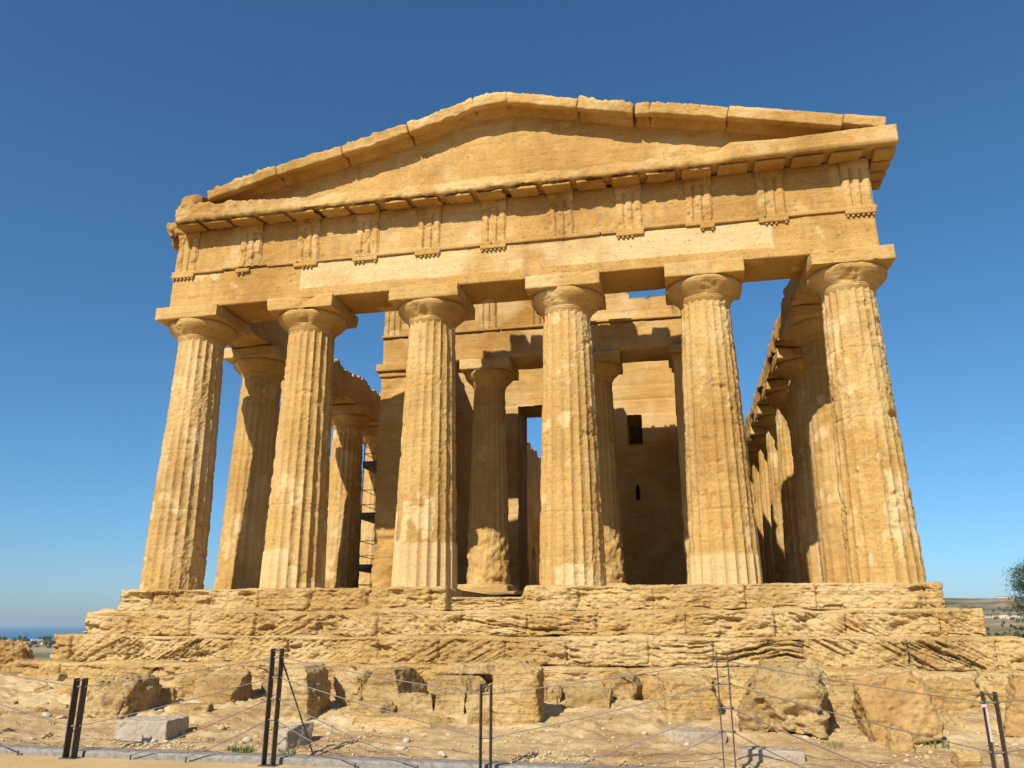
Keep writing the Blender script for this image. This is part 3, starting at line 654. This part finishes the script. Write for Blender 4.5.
# ------------------------------------------------------------------ boulders and blocks before the steps
def boulder(name, pos, size, rz, label, cat, mat=M_ROCK, r=.3, amp=.12, seed=1, tilt=(0, 0), group=None, res=.017, sink=.08, cuts=3, hol=.35, taper=.0):
    sx, sy, sz = size; mr = min(size)
    v, f = gridbox((-sx/2, -sy/2, -sink), (sx/2, sy/2, sz), max(res, mr/60))
    c = np.array([0, 0, sz/2-sink/2]); hh = np.array([sx, sy, sz+sink])/2
    rr = mr*r*.55; cuts = cuts+5 if hol > .1 else cuts; amp = amp*.8; q = np.clip(v-c, -hh+rr, hh-rr); d = v-c-q; n = d/np.maximum(np.linalg.norm(d, axis=1, keepdims=True), 1e-9); v = c+q+n*rr
    rs = np.random.RandomState(seed)
    for k in range(cuts):      # random chipped corners
        a = rs.normal(size=3); a[2] = abs(a[2])*.8+.1; a /= np.linalg.norm(a); lim = (np.abs(a)*hh).sum()*rs.uniform(.64, .88)
        s = (v-c)@a-lim; v = v-np.maximum(s, 0)[:, None]*a
    if taper: k = 1-taper*np.clip(v[:, 2:3]/sz, 0, 1); v[:, :2] *= k
    n2 = vnormals(v, f); p = v+seed*7.7
    dd = amp*mr*fbm(p/mr, 1.2, 5, seed, .6)+.65*amp*mr*fbm(p/mr*np.array([.9, .9, 1.4]), 4, 5, seed+1, .68)+.022*fbm(p, 13, 4, seed, .65)-hol*mr*np.clip(fbm(p/mr, 1.6, 4, seed+2)-.2, 0, 1)
    dd -= .8*amp*mr*np.clip(ridge(p/mr*np.array([1, 1, 1.5]), 2.2, 3, seed+6)-.62, 0, 1)+.03*np.clip(fbm(p, 9, 3, seed+8)-.15, 0, 1)
    v = v+n2*dd[:, None]
    tx, ty = map(R_, tilt); M = np.array(Matrix.Rotation(R_(rz), 3, 'Z')@Matrix.Rotation(tx, 3, 'X')@Matrix.Rotation(ty, 3, 'Y'))
    v = v@M.T
    z = float(gh(np.array([pos[0]]), np.array([pos[1]]))[0]) if len(pos) < 3 else pos[2]
    o = link(name, v, f, mat, pale=np.clip(fbm(p, 2, 3, seed)*1.2+.1, 0, .7)*(.15 if mat is M_REDR else .7)); o.location = (pos[0], pos[1], z)
    return tag(o, label, cat, group)
B = boulder
B('boulder', (-10.92, -1.0, -2.0), (.95, .9, .88), 30, 'brown rounded boulder with a dark side at the far left, against the sea', 'boulder', M_REDR, .35, .15, 1, cuts=4)
B('boulder', (-4.92, -5.1), (.85, .85, .60), -5, 'craggy low boulder with a hollow side, right behind the short leftmost post', 'boulder', M_ROCK, .3, .2, 2, cuts=5, hol=.6)
B('rock', (-4.55, -4.6), (.40, .36, .30), 50, 'small rounded rock with a dark end, beside the craggy low boulder at left', 'rock', M_ROCK, .3, .15, 3)
B('cut_stone', (-3.48, -6.3), (.74, .62, .24), 6, 'squared grey cut stone lying near the kerb, left of the tall fence post', 'stone block', M_GREY, .07, .03, 4, sink=.03, cuts=0, hol=.05)
B('stone_block', (-3.72, -4.05), (.95, .75, .46), -14, 'long tilted block with a dark undercut face, second stone from the tall left fence post', 'stone block', M_ROCK, .12, .08, 5, (6, 0), cuts=2)
B('stone_block', (-2.98, -3.35), (.6, .7, .42), -16, 'dark faced block wedged at the right end of the long tilted block', 'stone block', M_ROCK, .15, .12, 6, cuts=3)
B('stone_block', (-1.95, -4.85), (.62, .8, .74), 2, 'upright weathered block standing just right of the tall left fence post', 'stone block', M_ROCK, .14, .10, 7, cuts=2)
B('stone_block', (-1.36, -4.0), (.55, .7, .52), -12, 'ragged reddish block behind the upright weathered block', 'stone block', M_ROCK, .2, .2, 8, cuts=4, hol=.6)
B('cut_stone', (-1.22, -6.55), (.2, .45, .28), -22, 'small dark squared stone on the dirt with grass at its foot', 'stone block', M_GREY, .08, .04, 9, cuts=1, hol=.1)
B('stone_block', (-1.75, -2.85), (.9, .7, .38), -10, 'low block with a dark reddish end under the steps, left of the gabled corner block', 'stone block', M_ROCK, .15, .12, 10, cuts=3)
B('stone_block', (-.80, -3.95), (.8, .9, .55), -6, 'large pale block with a dark right face, midway between the two left fence posts', 'stone block', M_ROCK, .10, .08, 11, cuts=1)
B('stone_slab', (.22, -2.75, -1.60), (1.05, .55, .17), 4, 'flat pale slab overhanging the lowest step in the middle', 'stone slab', M_ROCK, .25, .10, 12, sink=.0, cuts=1, hol=.15)
B('stone_block', (.12, -3.35), (.85, .6, .34), -10, 'low block with a dark end right under the overhanging slab', 'stone block', M_ROCK, .14, .10, 13, cuts=2)
B('stone_block', (-.18, -4.55), (.56, .45, .30), 5, 'leftmost of the low squared blocks in a row left of the short middle post', 'stone block', M_ROCK, .12, .07, 14, cuts=0)
B('stone_block', (.34, -4.55), (.46, .45, .31), 3, 'low squared block in the middle of the row left of the short middle post', 'stone block', M_ROCK, .14, .07, 15, cuts=1)
B('stone_block', (.78, -4.5), (.42, .45, .28), 8, 'rounded low block at the right end of the row, behind the short middle post', 'stone block', M_ROCK, .25, .1, 16, cuts=1)
B('rock', (-.82, -4.75), (.62, .45, .20), -6, 'flat low rock ending the row of squared blocks on the left', 'rock', M_ROCK, .25, .12, 17)
B('boulder', (1.45, -4.95), (.66, .62, .86), 0, 'tall upright yellowish boulder just right of the short middle fence post', 'boulder', M_STEP, .22, .09, 18, cuts=2, hol=.25)
B('rock', (2.36, -4.0), (.68, .45, .31), -6, 'oblong rock with a dark end in the open dirt right of the tall boulder', 'rock', M_ROCK, .28, .1, 19)
B('rock', (2.84, -3.5), (.42, .40, .46), -15, 'pointed dark rock wedge leaning beside the oblong rock', 'rock', M_ROCK, .2, .2, 20, (10, 12), cuts=5, hol=.5)
B('boulder', (3.83, -4.45), (.76, .62, .60), 15, 'blocky yellow boulder directly behind the tall right fence post', 'boulder', M_STEP, .2, .12, 21, cuts=3)
B('boulder', (5.02, -5.0), (1.15, .85, .74), -10, 'largest craggy pitted boulder, right of the tall right fence post', 'boulder', M_ROCK, .22, .22, 22, cuts=5, hol=.7)
B('stone_block', (5.35, -4.1), (1.0, .6, .74), 5, 'fissured pale block behind the largest craggy boulder', 'stone block', M_ROCK, .18, .15, 23, cuts=3, hol=.5)
B('stone_slab', (4.74, -6.42), (.74, .34, .11), -4, 'smooth pale grey slab lying flat below the largest craggy boulder', 'stone slab', M_GREY, .12, .02, 24, sink=.03, cuts=0, hol=.03)
B('boulder', (6.45, -5.35), (.86, .62, .76), 8, 'smooth reddish brown boulder leaning left, near the last fence post', 'boulder', M_REDR, .30, .10, 25, (-6, -10), cuts=2, hol=.2)
B('rock', (6.30, -5.85), (.26, .25, .22), 8, 'small dark cracked rock under the left foot of the reddish boulder', 'rock', M_REDR, .3, .2, 26)
B('boulder', (8.12, -5.0), (.70, .62, .68), -20, 'brown streaked boulder at the right edge behind the last fence post', 'boulder', M_REDR, .2, .1, 27, (0, 10), cuts=2)
B('stone_slab', (3.88, -5.55), (.78, .5, .10), 4, 'flat pale slab half sunk in the dirt in front of the blocky yellow boulder', 'stone slab', M_GREY, .3, .1, 28)
B('rock', (6.84, -6.45), (.28, .25, .16), 4, 'small yellow rock at the foot of the last fence post', 'rock', M_STEP, .35, .1, 29)
B('rock', (-3.72, -5.0), (.62, .4, .17), 14, 'flat pale rock just below the long tilted block', 'rock', M_ROCK, .35, .12, 30)
B('rock', (-4.6, -3.75), (.68, .5, .42), 24, 'rounded rock between the craggy low boulder and the lowest step', 'rock', M_STEP, .3, .15, 31)
B('rock', (6.9, -4.6), (1.0, .5, .14), 4, 'wide pale ledge of rock between the reddish boulder and the last post', 'rock', M_ROCK, .4, .2, 32)
B('rock', (1.0, -5.05), (.55, .4, .12), 14, 'flat pale stone in front of the row of squared blocks', 'rock', M_ROCK, .4, .2, 33)
B('rock', (2.2, -3.0, -2.0), (1.3, .5, .30), 2, 'long pale ledge along the foot of the lowest step, right of the overhanging slab', 'rock', M_STEP, .3, .15, 34)
B('rock', (6.2, -3.2, -2.05), (1.5, .5, .34), -3, 'long eroded ledge at the foot of the lowest step on the right', 'rock', M_STEP, .3, .2, 35)

for k, (x, y, w_, d_, h_, lb) in enumerate([(-6.4, -3.6, 1.9, .9, .26, 'broad low rock outcrop left of the craggy low boulder'), (-2.6, -2.9, 1.5, .6, .40, 'rock outcrop under the steps behind the tall left fence post'),
        (3.3, -3.2, 1.6, .7, .34, 'rock outcrop between the pointed wedge and the blocky yellow boulder'), (4.3, -3.4, 1.5, .8, .44, 'rock outcrop behind the craggy boulder, below the steps'),
        (7.3, -3.5, 1.9, .8, .40, 'broad rock outcrop below the steps at the far right'), (1.2, -3.5, 1.3, .7, .30, 'rock outcrop behind the tall upright boulder'), (-.2, -5.2, 1.6, .5, .10, 'thin pale rock sheet in front of the row of squared blocks'),
        (5.6, -4.2, 1.4, .8, .34, 'rock outcrop between the craggy boulder and the reddish boulder'), (8.6, -3.4, 1.3, .9, .50, 'crumbling rock outcrop at the right edge beside the last step')]):
    B('rock_outcrop', (x, y), (w_, d_, h_), (k*37 % 17)-8, lb, 'rock', M_STEP, .5, .26, 70+k, hol=.5, cuts=4, res=.024, sink=.15)

# loose stones (each an object) and finer gravel (stuff)
M_PEB = simple('pale_limestone', (.47, .385, .27), .95, 0, .25, 25, .01)
stone_me = []
for s in range(5):
    v, f = gridbox((-.5, -.5, -.5), (.5, .5, .5), .25); v = v/np.linalg.norm(v, axis=1, keepdims=True)*.5
    v = v*(1+.35*fbm(v+s*9, 1.8, 3, s))[:, None]*np.array([1, .8, .6])
    stone_me.append((v, f))
smesh = []
for s, (v, f) in enumerate(stone_me):
    o = link('loose_stone', v, f, [M_PEB, M_STEP, M_PEB, M_ROCK, M_PEB][s], pale=np.full(len(v), .7)); smesh.append(o)
rs = np.random.RandomState(12); first = set()
def gz(x, y): return float(gh(np.array([x]), np.array([y]))[0])
for k in range(240):
    x = rs.uniform(-7.5, 8.5); y = rs.uniform(-7.1, -3.6); s = k % 5; sz = (.04+.09*rs.rand()**2)*(1.5 if rs.rand() < .10 else 1)
    o = smesh[s] if s not in first else smesh[s].copy()
    if s in first: COL.objects.link(o)
    first.add(s); o.location = (x, y, gz(x, y)+sz*.15); o.scale = (sz, sz, sz); o.rotation_euler = (0, 0, rs.uniform(0, 6))
    tag(o, 'small pale stone lying loose on the dirt between kerb and steps', 'stone', 'loose stones on the dirt')
V = []; F = []; o_ = 0
bv, bf = stone_me[0][0], stone_me[0][1]; v0, f0 = gridbox((-.5,)*3, (.5,)*3, .5); v0 = v0/np.linalg.norm(v0, axis=1, keepdims=True)*.5
G = 22000; gx = rs.uniform(-12, 10, G); gy = -7.15+4.6*rs.rand(G)**1.2; gzv = gh(gx, gy)
dens = fbm(np.stack([gx, gy, gy*0], 1), .7, 3, 8); keep = rs.rand(G) < .35+dens
for x, y, z in zip(gx[keep], gy[keep], gzv[keep]):
    s = .012+.036*rs.rand()**2; a = rs.uniform(0, 6.28); vv = v0*np.array([s, s*.75, s*.55])*(1+.25*rs.normal(size=(len(v0), 1))*.5)
    c, t = math.cos(a), math.sin(a); V.append(np.stack([vv[:, 0]*c-vv[:, 1]*t+x, vv[:, 0]*t+vv[:, 1]*c+y, vv[:, 2]+z+s*.2+.012], 1)); F.append(f0+o_); o_ += len(v0)
o = link('gravel', np.concatenate(V), np.concatenate(F), stone('gravel', (.58, .43, .25), (.70, .56, .37), (.85, .74, .56), grey=.2, rust=.15, bd=.005)); tag(o, 'scatter of small pale gravel over the reddish dirt', 'gravel', kind='stuff')

# broken stones along the foot of the steps
rub = []
for q in range(6):
    o = B('broken_stone', (0, 0, 0), (1., .8, .62), 0, 'small broken stone among the rubble at the foot of the steps', 'stone', [M_ROCK, M_STEP, M_ROCK][q % 3], .2, .16, 60+q, res=.05, sink=.2, cuts=5, group='broken stones at the foot of the steps'); rub.append(o)
rs = np.random.RandomState(44)
for k in range(96):
    y = -2.65-2.6*rs.rand()**1.5; x = rs.uniform(-9.2, 8.8); sz = rs.uniform(.10, .34)*(1 if y > -4.2 else .6)
    o = rub[k % 6]
    if k >= 6: o = o.copy(); COL.objects.link(o)
    o.location = (x, y, gz(x, y)-.02); o.scale = (sz*rs.uniform(.9, 1.6), sz, sz*rs.uniform(.7, 1.1)); o.rotation_euler = (rs.uniform(-.3, .3), rs.uniform(-.3, .3), rs.uniform(-.6, .6)+(3.14 if rs.rand() < .5 else 0))

# grass tufts
def tuft(x, y, r, n, h, label):
    V = []; F = []; o = 0; z = gz(x, y); rs = np.random.RandomState(int(abs(x*100)))
    for k in range(n):
        a = rs.uniform(0, 6.28); d = r*rs.rand()**.5; px, py = d*math.cos(a), d*math.sin(a); b = rs.uniform(0, 6.28); w_ = .006
        hh = h*rs.uniform(.5, 1); lx, ly = hh*.5*math.cos(a), hh*.5*math.sin(a); wx, wy = w_*math.cos(b), w_*math.sin(b)
        V += [(px-wx, py-wy, -.02), (px+wx, py+wy, -.02), (px+wx*.6+lx*.4, py+wy*.6+ly*.4, hh*.6), (px-wx*.6+lx*.4, py-wy*.6+ly*.4, hh*.6), (px+lx, py+ly, hh), (px+lx, py+ly, hh+.001)]
        F += [(o, o+1, o+2, o+3), (o+3, o+2, o+4, o+5)]; o += 6
    ob = link('grass_tuft', np.array(V), np.array(F), M_GRASS, smooth=False); ob.location = (x, y, z); return tag(ob, label, 'grass')
M_STRAW = simple('straw', (.40, .30, .13), .9, 0, .3, 20, 0)
M_GRASS = simple('dry_green_grass', (.15, .17, .05), .8, 0, .4, 20, 0)
tuft(-1.75, -6.9, .13, 130, .10, 'small green grass tuft left of the dark squared stone near the kerb')
tuft(-1.1, -6.95, .09, 80, .08, 'small green grass tuft at the foot of the dark squared stone')
tuft(5.55, -5.75, .12, 60, .07, 'sparse green tuft left of the smooth reddish boulder')
tuft(6.75, -5.6, .16, 80, .09, 'sparse dry tuft between the reddish boulder and the last post')
rs = np.random.RandomState(5)
for k in range(46):
    x = rs.uniform(-7, 8.2); y = -7.05+3.3*rs.rand(); o = tuft(x, y, rs.uniform(.03, .10), 34, rs.uniform(.04, .08), 'sparse dry straw coloured weed growing in the dirt'); o['group'] = 'dry weeds in the dirt'; o.name = 'dry_weed'; o.data.materials[0] = M_STRAW
tuft(1.95, -5.2, .12, 70, .06, 'low weeds at the right foot of the tall upright boulder')

# ------------------------------------------------------------------ rope fence
FN = empty('cable_fence', (0, -7.62, -2.37))
tag(FN, 'low fence of paired brown steel flat-bar posts, alternately tall and short, strung with steel cables', 'fence')
def flat(x0, x1, y0, y1, z0, z1, r=.002): return rockbox((x0, y0, z0), (x1, y1, z1), (.05, .05, .3), r)
hiz = [-1.17, -1.40, -1.64, -1.87]; loz = [-1.54, -2.0]
POST = [(-6.35, 1), (-3.66, 0), (-1.0, 1), (1.60, 0), (4.22, 1), (6.80, 0), (9.5, 1)]
off = np.array([0, -7.62, -2.37])
for k, (x, hi) in enumerate(POST):
    zt = -1.07 if hi else -1.44; dx = .058; lean = .0
    ms = []
    for s in (-1, 1):
        ms.append(flat(x+s*dx-.006, x+s*dx+.006, -7.675, -7.565, -2.45, zt))
    ms.append(flat(x-dx-.004, x+dx+.004, -7.65, -7.59, zt-.03, zt-.018))
    ms.append(flat(x-dx-.05, x+dx+.05, -7.68, -7.56, -2.40, -2.355))
    v, f = join(*ms); link('post', v-off, f, M_STEEL, FN, smooth=False)
    cl = join(*[cyl((x-dx-.03, -7.62, z), (x+dx+.03, -7.62, z), .011, n=8) for z in (hiz if hi else loz)]); link('cable_clamp', cl[0]-off, cl[1], M_CABLE, FN)
def cable(a, b, sag=.02):
    pts = [np.array(a)+(np.array(b)-np.array(a))*t-np.array([0, 0, sag*4*t*(1-t)]) for t in np.linspace(0, 1, 9)]
    v, f = join(*[cyl(p, q, .0062, n=6) for p, q in zip(pts[:-1], pts[1:])]); link('cable', v-off, f, M_CABLE, FN)
for k in range(len(POST)-1):
    (xa, ha), (xb, hb) = POST[k], POST[k+1]
    if ha: xh, xl, s = xa+.05, xb-.05, 1
    else: xh, xl, s = xb-.05, xa+.05, -1
    Y = -7.62
    cable((xh, Y, hiz[0]), (xl, Y, loz[0])); cable((xh, Y, hiz[1]), (xl, Y, loz[1]))
    cable((xh, Y, hiz[2]), (xl-s*.75, Y+.06, -2.32)); cable((xh, Y, hiz[3]), (xl-s*1.50, Y+.06, -2.32))
    # ground anchors of the two lower cables
    for d in (.75, 1.5):
        v, f = join(cyl((xl-s*d, Y+.06, -2.40), (xl-s*d, Y+.06, -2.31), .010, n=8)); link('anchor_pin', v-off, f, M_STEEL, FN)
v, f = cyl((-.93, -7.62, -1.20), (-.70, -7.05, -2.34), .010, n=8); link('stay_rod', v-off, f, M_STEEL, FN)
# warning tag tied to the last post
v, f = join(flat(6.725, 6.745, -7.69, -7.685, -1.90, -1.55), flat(6.69, 6.74, -7.70, -7.694, -1.58, -1.55)); 
o = link('plastic_ribbon', v, f, simple('ribbon', (.45, .36, .35), .5, 0, .2, 30), smooth=False); tag(o, 'torn pale plastic ribbon tied to the last short fence post at right', 'ribbon')

# ------------------------------------------------------------------ scaffolding in the left aisle
SC = empty('scaffold_tower', (-6.6, 10.2, 0)); tag(SC, 'dark steel scaffold tower with board decks, seen in the left aisle between column and wall', 'scaffold')
so = np.array([-6.6, 10.2, 0]); X0, X1, Y0, Y1 = -6.86, -6.1, 8.9, 11.3
for x in (X0, X1):
    for y in (Y0, Y1): v, f = cyl((x, y, 0), (x, y, 5.4), .018, n=8); link('upright', v-so, f, M_SCAF, SC)
for z in (.95, 2.7, 4.5):
    v, f = rockbox((X0-.05, Y0, z), (X1+.05, Y1, z+.05), .3, .005); d = link('deck', v-so, f, M_WOOD, SC)
    v, f = join(rockbox((X0-.04, Y0-.035, z+.04), (X1+.04, Y0-.01, z+.22), .3, .003)); link('toe_board', v-so, f, M_SCAF, d)
ms = []
for z in (.5, 1.45, 1.95, 3.2, 3.7, 5.0):
    for y in (Y0, Y1): ms.append((z, cyl((X0, y, z), (X1, y, z), .013, n=8)))
    for x in (X0, X1): ms.append((z, cyl((x, Y0, z), (x, Y1, z), .013, n=8)))
for z, (v, f) in ms: link('rail', v-so, f, M_SCAF, SC)

# ------------------------------------------------------------------ vegetation and far things
def leafcloud(centers, per, size, seed, spread):
    rs = np.random.RandomState(seed); V = []
    C = np.repeat(np.array(centers), per, 0); n = len(C)
    P = C+rs.normal(size=(n, 3))*spread; a = rs.normal(size=(n, 3)); a /= np.linalg.norm(a, axis=1, keepdims=True)
    b = np.cross(a, rs.normal(size=(n, 3))); b /= np.linalg.norm(b, axis=1, keepdims=True); s = size[0]*rs.uniform(.6, 1.4, (n, 1)); t = size[1]*rs.uniform(.6, 1.4, (n, 1))
    V = np.stack([P-b*t, P+a*s, P+b*t, P-a*s], 1).reshape(-1, 3); return V, np.arange(n*4).reshape(-1, 4)
def pine(pos, h, cr, seed, label, low=.25, dens=1.):
    t = empty('pine_tree', pos); tag(t, label, 'tree'); rs = np.random.RandomState(seed)
    pts = [(0, 0, -.3), (.1*rs.normal(), .1*rs.normal(), h*.3), (.2*rs.normal(), .2*rs.normal(), h*.6), (.3*rs.normal(), .3*rs.normal(), h*.92)]
    rad = [h*.03, h*.024, h*.016, h*.005]; ms = [cyl(pts[i], pts[i+1], rad[i], rad[i+1], 10) for i in range(3)]; C = []
    for k in range(int(34*dens)):
        z = h*rs.uniform(low, .93); a = rs.uniform(0, 6.28); L = cr*math.sqrt(max(.08, 1-((z/h-.58)/.46)**2))*rs.uniform(.65, 1.1)
        p0 = np.array([0, 0, z]); p0[:2] = np.interp(z, [p[2] for p in pts], [p[0] for p in pts]), np.interp(z, [p[2] for p in pts], [p[1] for p in pts])
        p1 = p0+np.array([math.cos(a)*L, math.sin(a)*L, L*rs.uniform(.0, .3)]); ms.append(cyl(p0, p1, h*.007, h*.0018, 6))
        for q in range(7):
            t2 = rs.uniform(.45, 1.02); c = p0+(p1-p0)*t2+rs.normal(size=3)*L*.10; ms.append(cyl(p0+(p1-p0)*max(t2-.15, 0), c, h*.0022, h*.0009, 5)); C.append(c)
    link('trunk', *join(*ms), M_BARK, t)
    v, f = leafcloud(C, 150, (.085, .012), seed, np.array([.20, .20, .11])*cr/2.6); link('crown', v, f, M_LEAF, t, smooth=False)
pine((20.45, 21.5, gz(20.45, 21.5)), 4.6, 3.0, 5, 'pine tree at the right edge with a ragged branch reaching into the sky', low=.35)
def bush(x, y, r, h, seed, label, n=14):
    t = empty('shrub', (x, y, gz(x, y))); tag(t, label, 'shrub'); rs = np.random.RandomState(seed)
    C = [np.array([rs.normal()*r*.5, rs.normal()*r*.5, h*rs.uniform(.2, .95)]) for _ in range(n)]
    link('stem', *join(*[cyl((0, 0, -.1), c*.9, h*.02, h*.006, 5) for c in C]), M_BARK, t)
    v, f = leafcloud(C, 110, (r*.10, r*.05), seed, np.array([r*.22, r*.22, h*.14])); link('foliage', v, f, M_SCRUB, t, smooth=False)
bush(15.2, 14, 1.0, 1.1, 3, 'dark green shrub at the right edge just behind the steps')
bush(21, 34, 1.8, 1.2, 4, 'round green shrub beyond the right end of the steps, in front of the field')
bush(-25, 30, 2.0, 1.8, 6, 'low grey green shrub on the slope beyond the left boulder')

def house(x, y, rz, w_, d_, h_, mat, label, roof=True):
    z = gz(x, y); t = empty('house', (x, y, z), R_(rz)); tag(t, label, 'house')
    v, f = rockbox((-w_/2, -d_/2, -4), (w_/2, d_/2, h_), 3, .05); wl = link('wall', v, f, mat, t)
    if roof:
        a, b, c = w_/2+.5, d_/2+.5, h_
        v = np.array([(-a, -b, c+.03), (a, -b, c+.03), (a, b, c+.03), (-a, b, c+.03), (-a*.7, 0, c+2.4), (a*.7, 0, c+2.4)])
        f = np.array([(0, 1, 5, 4), (2, 3, 4, 5), (1, 2, 5, 5), (3, 0, 4, 4), (3, 2, 1, 0)]); link('roof', v, f, M_ROOF, t, smooth=False)
    else: link('parapet', *rockbox((-w_/2-.2, -d_/2-.2, h_-.1), (w_/2+.2, d_/2+.2, h_+.7), 3, .05), mat, t)
    for i in range(max(2, int(w_/5))):
        for zz in ([1.6] if h_ < 5 else [1.6, 4.8]):
            xx = -w_/2+(i+.5)*w_/max(2, int(w_/5)); link('window', *rockbox((xx-.7, -d_/2-.08, zz), (xx+.7, -d_/2+.05, zz+1.5), 1, .01), M_PANE, t)
def at(px, d): # point on the ground in the direction of a horizontal bearing (radians from +y), distance d from the viewpoint
    return 3.84+d*math.sin(px), -16.94+d*math.cos(px)
hb = [(18.3, 2500, 26, 12, 7, M_WALLW, 'white two storey farmhouse, leftmost on the far right slope', 1), (18.68, 2460, 20, 12, 8, M_WALLY, 'cream house on the far right slope beside the leftmost white farmhouse', 1),
      (19.05, 2520, 24, 14, 9, M_WALLY, 'large cream house with tiled roof in the middle of the far right hamlet', 1), (19.42, 2480, 22, 12, 7, M_WALLW, 'white flat roofed house right of the large cream house', 0),
      (19.85, 2550, 34, 12, 6, M_WALLW, 'long low white shed near the right end of the far hamlet', 0), (19.2, 3950, 40, 12, 7, M_WALLW, 'white building alone on the far right ridge line', 1),
      (-42.0, 2300, 22, 12, 6, M_WALLW, 'white coastal house furthest left above the shore trees', 1), (-41.5, 2350, 26, 14, 8, M_WALLW, 'white coastal villa among dark trees beside the left boulder', 0), (-41.05, 2250, 16, 10, 6, M_WALLY, 'small cream coastal house nearest the temple steps', 1)]
for b, d, w_, d_, h_, mt, lb, rf in hb:
    x, y = at(R_(b), d); house(x, y, -b+8, w_, d_, h_, mt, lb, rf)
# woods: nobody could count them
def wood(name, label, b0, b1, d0, d1, n, seed, hh=6):
    rs = np.random.RandomState(seed); C = []
    for k in range(n):
        x, y = at(R_(rs.uniform(b0, b1)), rs.uniform(d0, d1)); 
        if fbm(np.array([[x, y, 0]]), 1/160., 2, seed)[0] < -.08: continue
        z = gz(x, y); s = hh*rs.uniform(.6, 1.3)
        for q in range(4): C.append((x+rs.normal()*s*.3, y+rs.normal()*s*.3, z+s*rs.uniform(.2, .8)))
    v, f = leafcloud(C, 14, (hh*.2, hh*.16), seed, np.array([hh*.2]*3)); tag(link(name, v, f, M_SCRUB, smooth=False), label, 'woodland', kind='stuff')
wood('coastal_wood', 'dark green coastal trees and scrub far left below the sea', -52, -40, 1700, 2600, 420, 3, 8)
wood('valley_wood', 'dark trees dotted through the far fields at right', 16, 30, 1300, 3600, 300, 4, 7)
wood('near_scrub', 'grey green scrub on the slope right behind the temple', 17, 30, 150, 700, 260, 5, 3)

# ------------------------------------------------------------------ the air
v, f = gridbox((-62000, -9500, -150), (62000, 62000, 200), 200000)
N = NT('air'); N.t.nodes.remove(N.b); pv = N.n('ShaderNodeVolumePrincipled'); pv.inputs['Density'].default_value = .00003; pv.inputs['Color'].default_value = (.72, .88, 1, 1)
pv.inputs['Anisotropy'].default_value = .2
N.l(pv.outputs[0], N.t.nodes['Material Output'].inputs['Volume'])
tag(link('haze', v, f, N.m, smooth=False), 'thin pale sea air that softens the far hills and the horizon', 'haze', kind='stuff')
